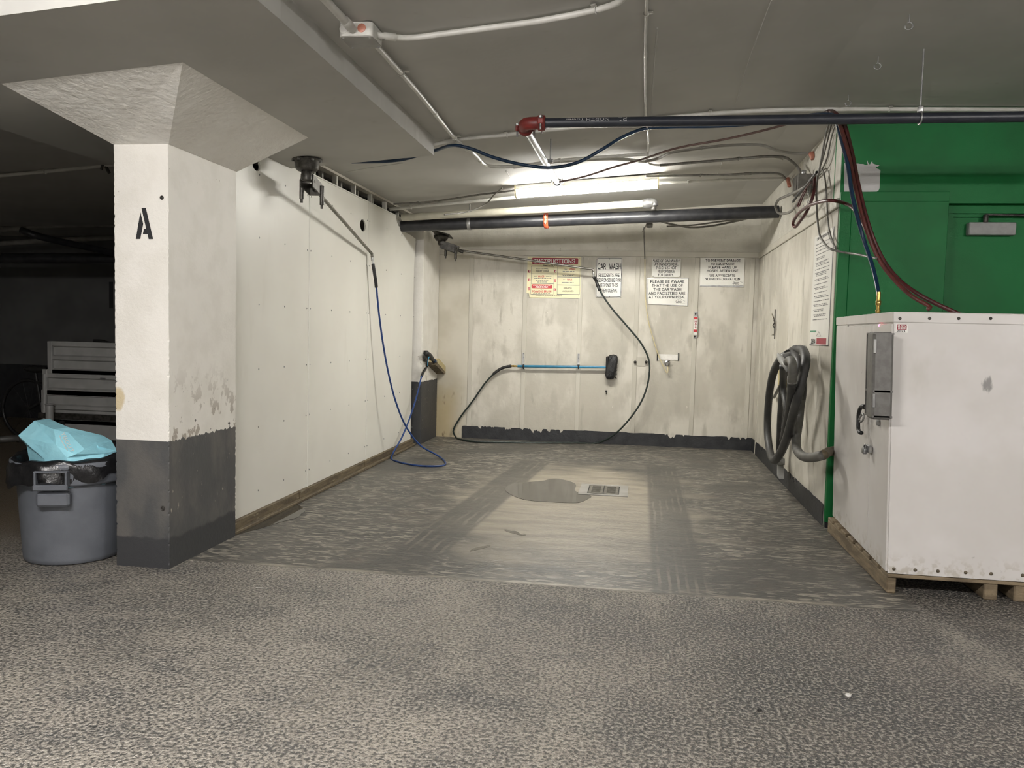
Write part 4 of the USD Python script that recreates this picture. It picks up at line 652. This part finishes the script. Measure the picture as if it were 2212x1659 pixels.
for i, (px, lab) in enumerate((((1965, 32), 'nearest the camera'), ((1897, 122), 'in the middle'), ((1833, 205), 'nearest the dark pipe'))):
    c = cp(px, 0); t = thing('ceiling_hook', f'small bright screw hook in the ceiling, {lab}', 'hook'); t.part('shank', rod(c, c-[0, 0, .035], .003, 8), 'galv', True); t.part('eye', ring(c-[0, 0, .050], .016, .003, (0.3, 1, 0), 60, 380, 20), 'galv', True)
for i, (P_, w) in enumerate(((((1667, 0), (1650, 45), (1625, 110), (1605, 170), (1590, 224)), .006), (((1420, 60), (1415, 110), (1410, 180), (1407, 250)), .008), (((1094, 369), (1100, 380), (1112, 396)), .004), (((1560, 350), (1556, 362), (1550, 376)), .006), ((( 745, 372), (800, 362), (870, 352)), .004))):
    P = [cp(p, .0) for p in P_]; struct('trim_%d' % (i+1), tube([p+[0, 0, .5*w-.003] for p in P], w*.6, 6, False), 'ceiling_paint')
# ================================================================== right wall: poster, hose on its hook, hinge
t = thing('instruction_poster', 'tall white instruction board with rows of small print on the right wall', 'poster'); PXR = XN-.001
pa, pb_ = at((1750, 745), 'x', XN), at((1791, 745), 'x', XN); pt_ = at((1769, 505), 'x', XN)[2]; y0p, y1p = pb_[1], pa[1]; zb = pa[2]; zt_ = pt_-.01
t.part('board', box(XN-.004, XN, y0p, y1p, zb, zt_, .001), 'poster')
PX = XN-.0042
def pbar(u0, u1, v0, v1, d=.0006): return box(PX-d, PX, y1p-(y1p-y0p)*u0, y1p-(y1p-y0p)*u1, zt_-(zt_-zb)*v0, zt_-(zt_-zb)*v1)
def ptext(s, u0, u1, vb, vt): q = lambda u, v: np.array([PX, y1p-(y1p-y0p)*u, zt_-(zt_-zb)*v]); return letters(s, q(u0, vb), q(u1, vb), q(u0, vt), n=(-1, 0, 0), bold=True)
t.part('heading', ptext('CAR WASH INSTRUCTIONS', .14, .86, .045, .022), 'ink_grey')
r = np.random.default_rng(9); rows = []; v = .085
for blk in (1, 1, 1, 1, 2, 3, 1, 3, 2, 1, 2, 1, 2, 1, 2, 2, 2, 1):
    for q in range(blk):
        u = .12 if q == 0 else .18; end = r.uniform(.6, .95)
        while u < end: w = r.uniform(.03, .10); rows.append(pbar(u, min(u+w, end), v-.0035, v+.0035)); u += w+.025
        v += .0135
    v += .018
t.part('small_print', J(*rows), 'ink_grey', kind='stuff'); t.part('rule', pbar(0, 1, .995, 1.0), 'ink'); t.part('rule', pbar(.975, 1.0, 0, 1.0), 'ink_grey')
t.part('green_stripe', pbar(0, .34, .868, .882), 'sign_green'); t.part('red_panel', pbar(.38, .88, .935, .99), 'ink_maroon'); t.part('number', ptext('184', .08, .32, .985, .945), 'ink'); t.part('warning_triangle', J(*[tube([np.array([PX-.0004, y1p-(y1p-y0p)*u, zt_-(zt_-zb)*w]) for u, w in s], .0012, 4, False) for s in (((.36, .918), (.48, .878)), ((.48, .878), (.60, .918)), ((.36, .918), (.60, .918)))]), 'ink_grey')
hy, hz = at((1698, 762), 'x', XN)[1], at((1698, 762), 'x', 1.25)[2]
t = thing('hose_hook', 'pale horn shaped metal hook on the right wall carrying the vacuum hose', 'hook')
def rw(px, x): return at(px, 'x', x)
t.part('cradle', J(tube([rw((1738, 752), XN-.01), rw((1722, 758), 1.23), rw((1705, 766), 1.14), rw((1690, 770), 1.08)], .022, 10), tube([rw((1680, 764), 1.07), rw((1686, 774), 1.06), rw((1698, 792), 1.05), rw((1702, 802), 1.06)], [.006, .024, .026, .014], 10)), 'grey_plastic', True); t.part('backing_board', move(box(-.02, .02, -.10, .10, -.09, .09), None, rw((1690, 815), XN-.022)), 'wood_yellow')
t.part('brace', tube([rw((1672, 858), XN-.01), rw((1688, 828), 1.16)], .014, 8, False), 'steel_dark', True)
R_ = .031
vh = lambda L: [rw(p, x) for p, x in L]
t = thing('vacuum_hose', 'thick black vacuum hose coiled over the hook and joined to the cabinet', 'vacuum hose')
t.part('coil', tube(vh([((1702, 764), 1.13), ((1686, 776), 1.11), ((1668, 815), 1.11), ((1660, 870), 1.12), ((1658, 930), 1.13), ((1663, 975), 1.13), ((1671, 994), 1.12), ((1682, 985), 1.10), ((1700, 945), 1.08), ((1716, 885), 1.07), ((1730, 830), 1.09), ((1740, 785), 1.12), ((1737, 760), 1.15), ((1728, 754), 1.18)]), R_, 16), 'vac_hose', True)
t.part('coil', tube(vh([((1728, 756), 1.2), ((1716, 754), 1.2), ((1704, 766), 1.19), ((1694, 800), 1.19), ((1688, 870), 1.2), ((1685, 930), 1.22), ((1684, 985), 1.24), ((1686, 1000), 1.24)]), R_*.9, 16), 'vac_hose', True)
t.part('coil', tube(vh([((1700, 768), 1.2), ((1715, 766), 1.17), ((1728, 790), 1.17), ((1733, 840), 1.19), ((1726, 890), 1.2), ((1718, 930), 1.2)]), R_, 16), 'vac_hose', True)
t.part('coil', tube(vh([((1690, 790), 1.10), ((1692, 840), 1.15), ((1698, 885), 1.16), ((1694, 925), 1.17)]), R_*.75, 14), 'vac_hose', True)
t.part('band', rod(rw((1711, 812), 1.018), rw((1711, 829), 1.02), R_*1.0, 16), 'grey_plastic', True); t.part('cuff_end', tube(vh([((1701, 782), 1.03), ((1708, 778), 1.02), ((1712, 792), 1.01), ((1711, 828), 1.02)]), R_*.92, 16), 'vac_dusty', True); t.part('coil', tube(vh([((1711, 826), 1.02), ((1708, 862), 1.05), ((1701, 905), 1.09), ((1692, 950), 1.14)]), R_*.92, 16), 'vac_hose', True)
dl = vh([((1729, 865), 1.16), ((1726, 905), 1.15), ((1721, 940), 1.14), ((1720, 962), 1.13), ((1727, 980), 1.12), ((1742, 988), 1.13), ((1762, 987), 1.16), ((1778, 983), 1.19)]); t.part('lead', tube(dl, R_, 16), 'vac_dusty', True, label='dusty grey lower length'); le = at((1800, 974), 'y', 5.68); t.part('lead', tube([dl[-1], (dl[-1]+le)/2+[-.01, 0, 0], le, le+[.10, 0, .02]], R_*1.02, 16), 'rust_hose', True, label='rusty end running in behind the cabinet')
nz0 = rw((1686, 996), 1.24); t = thing('vacuum_nozzle', 'grey crevice nozzle hanging at the bottom of the vacuum hose', 'nozzle'); nb = rw((1686, 1032), 1.24)
t.part('collar', rod(nz0+[0, 0, .02], nz0+[0, 0, -.03], .036, 16), 'grey_plastic', True); t.part('spout', hexa([nb+[-.022, -.05, 0], nb+[.022, -.05, 0], nb+[.022, .05, .012], nb+[-.022, .05, .012], nz0+[-.022, -.025, -.03], nz0+[.022, -.025, -.03], nz0+[.022, .025, -.03], nz0+[-.022, .025, -.03]]), 'grey_plastic'); t.part('mouth', hexa([nb+[-.020, -.046, -.002], nb+[.020, -.046, -.002], nb+[.020, .046, .010], nb+[-.020, .046, .010], nb+[-.020, -.046, .003], nb+[.020, -.046, .003], nb+[.020, .046, .015], nb+[-.020, .046, .015]]), 'black')
q = rw((1668, 700), XN); t = thing('wall_hasp', 'small painted hinge plate with a dark catch at a joint of the right wall', 'hinge'); t.part('plate', prism([rw(p, XN)[1:] for p in ((1662, 676), (1666, 676), (1673, 695), (1672, 722), (1665, 722), (1664, 700))], (XN-.006, 0, 0), EY, EZ, .006), 'batten'); t.part('catch', J(tube([rw((1671.5, 692), XN-.012), rw((1673, 697), XN-.012), rw((1669.5, 703), XN-.02), rw((1673, 709), XN-.012)], .005, 6), rod(rw((1674.5, 668), XN-.004), rw((1673, 732), XN-.004), .006, 6)), 'steel_dark', True)
# ================================================================== white equipment cabinet on its pallet
YC, XC = 4.29, 1.302; CW, CD = 1.45, 1.33; TL = .028
def tilt(m): v = m[0].copy(); v[:, 0] += .030*(v[:, 1]-YC)-TL*v[:, 2]; return v, m[1]   # it stands a little askew
def face(px, ax='y', val=YC): return at(px, ax, val)
cb = thing('equipment_cabinet', 'white painted sheet metal equipment cabinet standing on a pallet', 'cabinet'); Z0, Z1 = .108, 1.43
cb.part('body', tilt(box(XC+.004, XC+CW, YC+.004, YC+CD, Z0, Z1-.002, .003)), 'cab_white'); cb.part('top_cap', tilt(box(XC-.006, XC+CW+.006, YC-.006, YC+CD+.006, Z1-.054, Z1, .004)), 'cab_white'); cb.part('front_panel', tilt(box(XC, XC+CW, YC-.002, YC+.006, Z0, Z1-.054)), 'cab_white')
r = np.random.default_rng(6)
for k, px in enumerate((1944, 2008, 2071, 2140)): c = face((px, 688), 'y', YC-.006); cb.part('bolt', lathe([(0, .004), (.006, .004), (.008, 0)], c, 12, -EY), 'steel_dark', True)
for k, px in enumerate((1931, 1977, 2026, 2086, 2141, 2209)): c = face((px, 1229+(px-1931)*.05), 'y', YC-.002); cb.part('bolt', lathe([(0, .006), (.007, .005), (.009, 0)], c, 12, -EY), 'rust_hose', True)
cb.part('led', lathe([(0, .010), (.007, .006), (.007, 0)], face((1901, 703), 'x', XC-.036), 12, -EX), 'led', True)
def cl(px, x=XC): q = at(px, 'x', x-TL*1.0); return q[1], q[2]
yd = [cl((1825, 740))[0], cl((1876, 1000), XC)[0], cl((1922, 1000))[0]]
ya, ybm, yc_ = at((1818, 900), 'x', XC-.02)[1], at((1876, 990), 'x', XC-.02)[1], YC+.005
cb.part('door', tilt(box(XC-.010, XC+.004, ybm+.004, ya-.004, Z0+.006, Z1-.062, .003)), 'cab_white', label='far leaf of the side doors'); dn = cb.part('door', tilt(box(XC-.010, XC+.004, YC+.004, ybm-.004, Z0+.006, Z1-.062, .003)), 'cab_white', label='near leaf of the side doors'); cb.part('corner_post', tilt(box(XC-.004, XC+.004, ya+.004, YC+CD, Z0, Z1-.056, .002)), 'cab_white')
hp = at((1877, 969), 'x', XC-.03); cb.part('door_gap', tilt(box(XC-.002, XC+.0035, ybm-.004, ybm+.004, Z0+.01, Z1-.06)), 'steel_dark'); cb.part('door_gap', tilt(box(XC-.002, XC+.0035, ya-.004, ya+.004, Z0+.01, Z1-.06)), 'steel_dark')
h = cb.part('hasp', J(box(hp[0]-.014, hp[0]+.004, hp[1]-.05, hp[1]+.04, hp[2]-.02, hp[2]+.02, .003)), 'galv'); h.part('padlock', J(box(hp[0]-.035, hp[0]-.012, hp[1]-.02, hp[1]+.015, hp[2]-.03, hp[2]+.005, .005), ring(hp+[-.022, -.003, .008], .014, .004, EX, 0, 360, 16)), 'galv', True)
kp = at((1899, 913), 'x', XC-.03); cb.part('button', lathe([(0, .016), (.014, .013), (.018, 0)], kp, 16, -EX), 'grey_plastic', True)
X_ = XC-.06; h = cb.part('latch_handle', tube([at(p, 'x', X_) for p in ((1868, 878), (1860, 879), (1855, 892), (1854, 910), (1854, 926), (1857, 934), (1861, 935))], .011, 10), 'black', True, label='dark curved latch handle'); h.part('clip', tube([at(p, 'x', X_) for p in ((1856, 906), (1862, 895), (1866, 897), (1864, 908), (1857, 912))], .006, 8), 'galv', True); h.part('bracket', tube([at((1864, 879), 'x', XC-.012), at((1868, 880), 'x', X_)], .010, 8, False), 'steel_dark', True)
# coin box bolted to the side of the cabinet, door ajar
t = thing('coin_box', 'narrow grey steel box with open shelves and a bolted front on the cabinet side', 'metal box')
q0, q1 = at((1870, 722), 'x', XC-.035), at((1871, 880), 'x', XC-.035); yo, yi = at((1870, 800), 'x', XC-.145)[1], at((1889, 800), 'x', XC-.145)[1]; yn = YC+.022; zt1, zb1 = 1.322, .905; dX = .115
def tb(m): return tilt(m)
t.part('back', tb(box(XC-.022, XC-.012, yn, yo, zb1, zt1)), 'coin_box'); t.part('shelf', tb(box(XC-dX, XC-.022, yi, yo, zb1, zb1+.010)), 'coin_box'); t.part('shelf', tb(box(XC-dX, XC-.022, yi, yo, zb1+.125, zb1+.135)), 'coin_box'); t.part('shelf', tb(box(XC-dX, XC-.022, yi, yo, zt1-.008, zt1)), 'coin_box'); t.part('far_side', tb(box(XC-dX, XC-.022, yo-.005, yo, zb1, zt1)), 'coin_box')
fr = t.part('front_box', tb(box(XC-dX-.004, XC-.022, yn, yi, zb1-.01, zt1+.004, .012)), 'coin_box')
for z in (zb1+.05, zb1+.075, zb1+.185, zb1+.31, zt1-.03): fr.part('bolt', tb(lathe([(0, .004), (.007, .003), (.008, 0)], (XC-.09, yn, z), 10, -EY)), 'galv', True)
for z in (zt1-.06, zb1+.09): t.part('hinge_tab', tb(box(XC-dX-.002, XC-dX+.012, yi-.004, yi+.006, z-.04, z+.03, .002)), 'galv')
# sticker on the front panel
S = [at(p, 'y', YC-.0022) for p in ((1935, 699), (1962, 702), (1961, 719), (1934, 718))]; t = thing('sticker', 'white sticker with a maroon RUST CHECK panel and the year 2021', 'sticker'); ys_ = YC-.0022
t.part('backing', prism(Polygon([(p[0], p[2]) for p in S]).buffer(-.002).buffer(.002), (0, ys_, 0), EX, EZ, .0006), 'ink_white'); t.part('panel', rect_px(1937.5, 701, 1959, 712, ys_-.0006, .0003), 'ink_maroon')
t.part('lettering', J(wtext('RUST', 1939.5, 706, 1954, 702.2, ys_-.0009, True), wtext('CHECK', 1939.5, 711, 1957, 707, ys_-.0009, True)), 'ink_white'); t.part('year', wtext('2021', 1937, 717.2, 1956, 713.6, ys_-.0006, True), 'ink'); t.part('tick', tube([at(p, 'y', ys_-.0012) for p in ((1954.5, 703.5), (1955.8, 706), (1959, 701.5))], .0012, 5, False), 'ink_white')
pt_ = thing('pallet', 'weathered wooden pallet under the white cabinet', 'pallet')
for i, x in enumerate((XC, XC+.46, XC+.60, XC+1.02, XC+1.30)): pt_.part('runner', box(x, x+.045+.02*(i in (1, 2)), YC+.012, YC+1.31, 0, .084, .006), 'pallet_wood')
for k in range(8): pt_.part('deck_board', box(XC-.002, XC+CW, YC+.004+.168*k, YC+.004+.168*k+.12, .084, .104, .003), 'pallet_wood')
# door closer on the recessed green door
t = thing('door_closer', 'grey rectangular door closer at the top of the green door', 'door closer'); yd_ = YG+.12; a, b = at((2093, 507), 'y', yd_-.06), at((2197, 480), 'y', yd_-.06)
t.part('body', box(a[0], b[0], yd_-.06, yd_, a[2], b[2], .006), 'grey_plastic'); c = at((2130, 464), 'y', yd_-.05); t.part('arm', J(rod(c, (c[0], c[1], b[2]), .016, 14), rod(c+[0, 0, .0], (3.0, YG+.08, c[2]-.01), .008, 8)), 'steel_dark', True)
# ================================================================== floor of the bay: drain, water
fz = lambda px, z=0: at(px, 'z', z)
da, db = fz((1246, 1046)), fz((1358, 1071)); dx0, dx1, dy0, dy1 = fz((1252, 1058))[0], fz((1357, 1058))[0], fz((1300, 1071))[1], fz((1300, 1048))[1]
t = thing('floor_drain', 'rectangular steel floor drain with two square grates', 'floor drain'); t.part('frame', prism(shapely.box(dx0, dy0, dx1, dy1).difference(shapely.box(dx0+.07, dy0+.05, dx1-.07, dy1-.05)), (0, 0, 0), EX, EY, .006), 'conduit_grey'); mx = (dx0+dx1)/2
t.part('pit', box(dx0+.07, dx1-.07, dy0+.05, dy1-.05, .0005, .002), 'black')
for a, b in ((dx0+.078, mx-.004), (mx+.004, dx1-.078)):
    t.part('grate', J(prism(shapely.box(a, dy0+.06, b, dy1-.06).difference(shapely.box(a+.022, dy0+.085, b-.022, dy1-.085)), (0, 0, .001), EX, EY, .006), *[box(a+.022, b-.022, y, y+.008, .002, .006) for y in np.arange(dy0+.09, dy1-.09, .018)]), 'steel_arm')
def pool(pts, z=.0025, it=3):
    P = np.array([fz(p)[:2] for p in pts]);
    for _ in range(it): Q = np.roll(P, -1, 0); P = np.stack([.75*P+.25*Q, .25*P+.75*Q], 1).reshape(-1, 2)
    return prism(Polygon(P).buffer(0), (0, 0, .0002), EX, EY, z)
K = lambda L: [(1060+x*.16275, 1000+y*.16275) for x, y in L]
thing('puddle', 'still grey puddle beside the floor drain', 'puddle', pool(K([(180, 370), (210, 310), (300, 270), (420, 262), (600, 250), (720, 236), (790, 214), (880, 210), (980, 228), (1100, 262), (1140, 300), (1105, 365), (1165, 400), (1250, 418), (1350, 440), (1310, 470), (1200, 525), (1130, 533), (900, 528), (700, 515), (520, 505), (380, 475), (280, 430)])), 'puddle')
thing('puddle', 'dark shallow puddle along the sill of the left partition', 'puddle', pool([(505, 1152), (560, 1120), (618, 1092), (640, 1087), (655, 1098), (662, 1104), (648, 1112), (646, 1118), (600, 1130), (570, 1140), (530, 1150), (507, 1158)]), 'puddle')
for lab, L in (('left of the bay centre, behind the joint', K([(170, 890), (200, 878), (250, 905), (330, 900), (380, 930), (400, 955), (480, 950), (440, 975), (330, 945), (230, 920)])), ('nearest the joint in the bay floor', [(1012, 1192), (1025, 1183), (1045, 1180), (1060, 1177), (1058, 1181), (1040, 1186), (1022, 1190)])): thing('wet_mark', f'dark damp foot smear {lab}', 'wet mark', pool(L, .001), 'wet')
r = np.random.default_rng(12)
for px, lab in (((1832, 1505), 'pale chip of rubble on the drive floor at lower right'), ((1640, 1535), 'small dark crumb on the drive floor'), ((564, 1271), 'thin white straw scrap on the drive floor')):
    c = fz(px); s = .012 if 'chip' in lab else .007; m = trimesh.creation.icosphere(1); v = np.array(m.vertices)*(1+.3*r.standard_normal((len(m.vertices), 1)))*[s, s*.8, s*.5]
    if 'straw' in lab: v = v/s*[.028, .004, .003]
    v[:, 2] -= v[:, 2].min(); thing('debris', lab, 'debris', (v+c, np.array(m.faces)), 'black' if 'dark' in lab else 'poster')
# ================================================================== litter bin at the column
bc = np.array([-3.035, 4.0, 0.0]); t = thing('litter_bin', 'grey round plastic litter bin beside the column', 'litter bin')
t.part('body', lathe([(0, .004), (.225, .0), (.243, .006), (.246, .03), (.272, .44), (.274, .455), (.268, .455), (.24, .03), (0, .02)], bc, 64), 'bin_grey', True); t.part('rim_band', lathe([(.266, .425), (.290, .425), (.296, .44), (.299, .515), (.304, .525), (.300, .545), (.285, .545), (.270, .43)], bc, 64), 'bin_grey', True)
hd = np.array([-.20, -.98, 0]); hd = unit(np.array([at((105, 1030), 'y', 3.7)[0]-bc[0], -.25, 0])); sd = np.cross(EZ, hd); hc = bc+hd*.305+[0, 0, .475]
for s in (-1, 1): t.part('handle_post', obox(hc+sd*s*.073+hd*.012, hd, sd, EZ, .05, .010, .075, .003), 'bin_grey')
t.part('handle_bar', obox(hc+hd*.03+[0, 0, -.042], hd, sd, EZ, .022, .165, .030, .005), 'bin_grey'); t.part('handle_bar', obox(hc+hd*.02+[0, 0, .038], hd, sd, EZ, .03, .16, .010, .003), 'bin_grey'); t.part('handle_root', obox(hc-hd*.012+[0, 0, -.11], hd, sd, EZ, .05, .16, .075, .012), 'bin_grey')
th = np.linspace(0, 2*np.pi, 161)[:-1]; pr_ = [(.315, .475, 1), (.317, .505, 1), (.312, .535, .7), (.300, .562, .5), (.282, .572, .4), (.262, .560, .5), (.25, .50, .6), (.22, .42, .4), (0, .40, 0)]; V = []
for i, (rr, z, k) in enumerate(pr_):
    w = k*(.010*np.sin(th*9+i*1.1)+.006*np.sin(th*23+i*2.0)+.012*np.sin(th*3+.6)); dz = k*(.016*np.sin(th*4+1)+.008*np.sin(th*13+i)); back = .018*np.cos(th-1.1); V.append(np.stack([(rr+w)*np.cos(th), (rr+w)*np.sin(th), z+dz+back*(z > .45)-(.03*np.cos(th+1.9) if i < 2 else 0)], 1))
V = np.vstack(V)+bc; n = 160; k = np.arange(n); k2 = (k+1) % n; F = np.vstack([f for i in range(len(pr_)-1) for f in (np.stack([i*n+k, i*n+k2, (i+1)*n+k2], 1), np.stack([i*n+k, (i+1)*n+k2, (i+1)*n+k], 1))])
thing('bin_liner', 'black plastic liner folded over the rim of the litter bin', 'bin liner', (V, F[:, ::-1]), 'bag_black', True)
# crumpled pale blue paper bag: two faces with folds, standing in the liner
t = thing('paper_bag', 'crumpled pale blue paper carrier bag sticking out of the litter bin', 'paper bag')
B = lambda x, y, Yp: at((30+x*.10398, 890+y*.10398), 'y', Yp)
bp = {'a': B(90, 490, 3.90), 'b': B(425, 178, 4.0), 'c': B(830, 360, 3.86), 'd': B(1130, 430, 3.90), 'e': B(1560, 530, 3.95), 'f': B(1740, 640, 3.93), 'g': B(1870, 860, 3.90), 'h': B(1100, 950, 3.76), 'i': B(640, 990, 3.80), 'j': B(320, 985, 3.92), 'k': B(265, 700, 3.93), 'l': B(880, 690, 3.78), 'm': B(1470, 770, 3.80), 'n': B(1290, 880, 3.77)}
dn_ = {k: np.array([v[0]+.01, v[1]+.10, v[2]]) for k, v in bp.items()}
low = lambda q, y=0: np.array([q[0], q[1]+y, .42])
fr_ = [('a', 'k', 'i'), ('k', 'j', 'i'), ('a', 'i', 'l'), ('a', 'l', 'b'), ('b', 'l', 'c'), ('c', 'l', 'd'), ('l', 'i', 'h'), ('l', 'h', 'n'), ('l', 'n', 'd'), ('d', 'n', 'm'), ('d', 'm', 'e'), ('e', 'm', 'f'), ('m', 'g', 'f'), ('n', 'g', 'm'), ('n', 'h', 'g')]
ks = list(bp); ix = {k: i for i, k in enumerate(ks)}; V = [bp[k] for k in ks]+[dn_[k] for k in ks]; n = len(ks); F = [[ix[q] for q in tr] for tr in fr_]; F += [[i+n for i in tr[::-1]] for tr in F]
out = ['a', 'b', 'c', 'd', 'e', 'f', 'g', 'h', 'i', 'j', 'k']
for p, q in zip(out, out[1:]+out[:1]): F += [[ix[p], ix[q], ix[q]+n], [ix[p], ix[q]+n, ix[p]+n]]
m_ = trimesh.Trimesh(np.array(V), np.array(F)[:, ::-1], process=False).subdivide().subdivide(); v = np.array(m_.vertices); v[:, 1] += .010*(meshkit.fbm(v*18, 3, 2)-.5); t.part('sheet', (v, np.array(m_.faces)), 'bag_blue')
for q0_, q1_ in (('j', 'i'), ('i', 'h'), ('h', 'g')): t.part('lower_sheet', hexa([low(bp[q0_]), low(bp[q1_]), low(dn_[q1_]), low(dn_[q0_]), bp[q0_], bp[q1_], dn_[q1_], dn_[q0_]]), 'bag_blue')
def on_bag(x, y): # the printed panel d-l-n
    nn = np.cross(bp['n']-bp['l'], bp['d']-bp['l']); return plane((30+x*.10398, 890+y*.10398), bp['l']+[0, -.010, 0], nn)
nb_ = unit(np.cross(bp['n']-bp['l'], bp['d']-bp['l'])); nb_ = nb_ if nb_[1] < 0 else -nb_
t.part('lettering', letters('YBOUT', on_bag(975, 440), on_bag(1180, 850), on_bag(1050, 415), n=nb_), 'ink_white'); t.part('underline', tube([on_bag(930, 430)+nb_*.001, on_bag(990, 600)+nb_*.001, on_bag(1110, 800)+nb_*.001], .0018, 5), 'ink_white')
# ================================================================== dim bay behind the column: folded trailer, bicycle, pipes
YT = 7.3; T = lambda px, y=YT: at(px, 'y', y)
t = thing('utility_trailer', 'grey ribbed steel utility trailer parked behind the litter bin', 'trailer')
for i, (x0, y0_, y1_) in enumerate(((103, 746, 806), (92, 809, 853), (90, 855, 913), (95, 916, 944))):
    a, b = T((x0, y1_)), T((430, y0_)); hh = b[2]-a[2]; nr = (2, 1, 2, 0)[i]; pf = [(0, a[2])]
    for k in range(nr):
        zc = a[2]+hh*((.30, .72)[k] if nr == 2 else .5); w_ = hh*(.14 if nr == 2 else .2); pf += [(0, zc-w_-.014), (.03, zc-w_), (.03, zc+w_-.014), (0, zc+w_)]
    t.part('side_panel', prism(pf+[(0, b[2]), (.05, b[2]), (.05, a[2])], (a[0]+.05, YT, 0), EY, EZ, b[0]-a[0]-.05), 'trailer_grey'); t.part('panel_frame', box(a[0], a[0]+.05, YT-.004, YT+.05, a[2], b[2], .004), 'trailer_grey')
a = T((95, 945)); t.part('bed_frame', box(a[0]-.05, a[0]+1.5, YT-.02, YT+1.4, .30, .36, .005), 'steel_dark'); t.part('corner_post', rod(T((97, 930)), T((97, 808)), .02), 'trailer_grey', True); jk = T((107, 875), YT-.12); t.part('jack_post', J(rod((jk[0], jk[1], .02), jk, .035, 16), rod(jk, jk+[0, 0, .012], .042, 16)), 'trailer_grey', True)
tg = T((100, 950), YT-.1); t.part('drawbar', J(rod((tg[0]+.1, YT, .26), at((75, 953), 'y', 6.3), .03, 8), rod(at((75, 953), 'y', 6.3), at((40, 947), 'y', 6.1), .035, 10)), 'pipe_grey', True); t.part('coupler', rod(at((40, 946), 'y', 6.1), at((0, 950), 'y', 6.0), .03, 10), 'pipe_grey', True)
for s in (.35, 1.15): t.part('tyre', lathe([(.06, -.06), (.13, -.07), (.145, 0), (.13, .07), (.06, .06)], (a[0]+1.2 if s > 1 else a[0]+.35, YT+.75, .145), 28, EX), 'rubber', True)
lt = T((223, 818)); t.part('latch', box(lt[0]-.03, lt[0]+.03, YT-.012, YT, lt[2]-.008, lt[2]+.008, .003), 'galv')
t = thing('bicycle', 'dark bicycle leaning behind the trailer, only handlebar and front wheel visible', 'bicycle'); yv = 7.75; wc = at((62, 865), 'y', yv); wr0 = max(.30, wc[2]-.02); wc = np.array([wc[0], yv, .33])
t.part('wheel', ring(wc, .31, .018, EY, n=48), 'rubber', True); t.part('spokes', J(*[rod(wc, wc+[.3*math.cos(q), 0, .3*math.sin(q)], .0016, 4) for q in np.arange(0, 6.28, .45)]), 'black', kind='stuff'); hb_ = at((228, 738), 'y', yv); t.part('handlebar', tube([at((203, 736), 'y', yv), at((222, 737), 'y', yv), hb_+[.05, .02, -.02], hb_+[.25, .05, -.03], hb_+[.45, .02, .0]], .017, 10), 'black', True)
sdl = at((75, 797), 'y', yv); t.part('saddle', tube([sdl+[-.12, 0, 0], sdl, sdl+[.14, 0, .0]], [.02, .045, .03], 10), 'black', True); t.part('frame_tube', J(rod(wc, hb_+[.2, 0, -.1], .016), rod(sdl, sdl+[.1, 0, -.55], .016), rod(sdl+[.02, 0, -.15], hb_+[.18, 0, -.2], .016), rod(sdl+[.1, 0, -.55], hb_+[.18, 0, -.25], .016)), 'black', True)
wc2 = wc+[1.05, 0, 0]; t.part('wheel', ring(wc2, .31, .018, EY, n=48), 'rubber', True)
L_ = lambda px, d: cp(px, d)
run('side_bay_conduit', 'grey conduit crossing the dim ceiling left of the column', [at(p, 'y', 5.62) for p in ((-60, 385), (95, 371), (215, 359), (262, 354))], .014, 'conduit', (.5,)); q = at((228, 359), 'y', 5.62); thing('side_bay_clamp', 'small cross clamp on the conduit left of the column', 'clamp', J(rod(q+[-.03, 0, .06], q+[.03, 0, -.05], .012, 8), rod(q+[-.02, -.02, -.03], q+[.01, -.02, .09], .010, 8)), 'steel_dark')
run('side_bay_pipe', 'upper grey pipe high on the dim back wall', [at(p, 'y', 8.6) for p in ((-80, 502), (60, 492), (130, 487), (270, 486))], .032, 'conduit_grey', (.4,), 'pipe'); run('side_bay_pipe', 'lower grey pipe high on the dim back wall', [at(p, 'y', 8.9) for p in ((-80, 532), (80, 521), (270, 512))], .030, 'conduit_grey', (), 'pipe', curve=False)
thing('side_bay_beam', 'black pipe spanning the dim bay left of the column', 'pipe', rod(at((-60, 558), 'y', 8.25), at((262, 558), 'y', 8.25), .057, 20), 'pipe_black', True); thing('side_bay_brace', 'slanting black branch pipe left of the column', 'pipe', tube([at((45, 497), 'y', 7.2), at((75, 508), 'y', 7.25), at((262, 550), 'y', 8.2)], .035, 14), 'pipe_black', True)
flush()
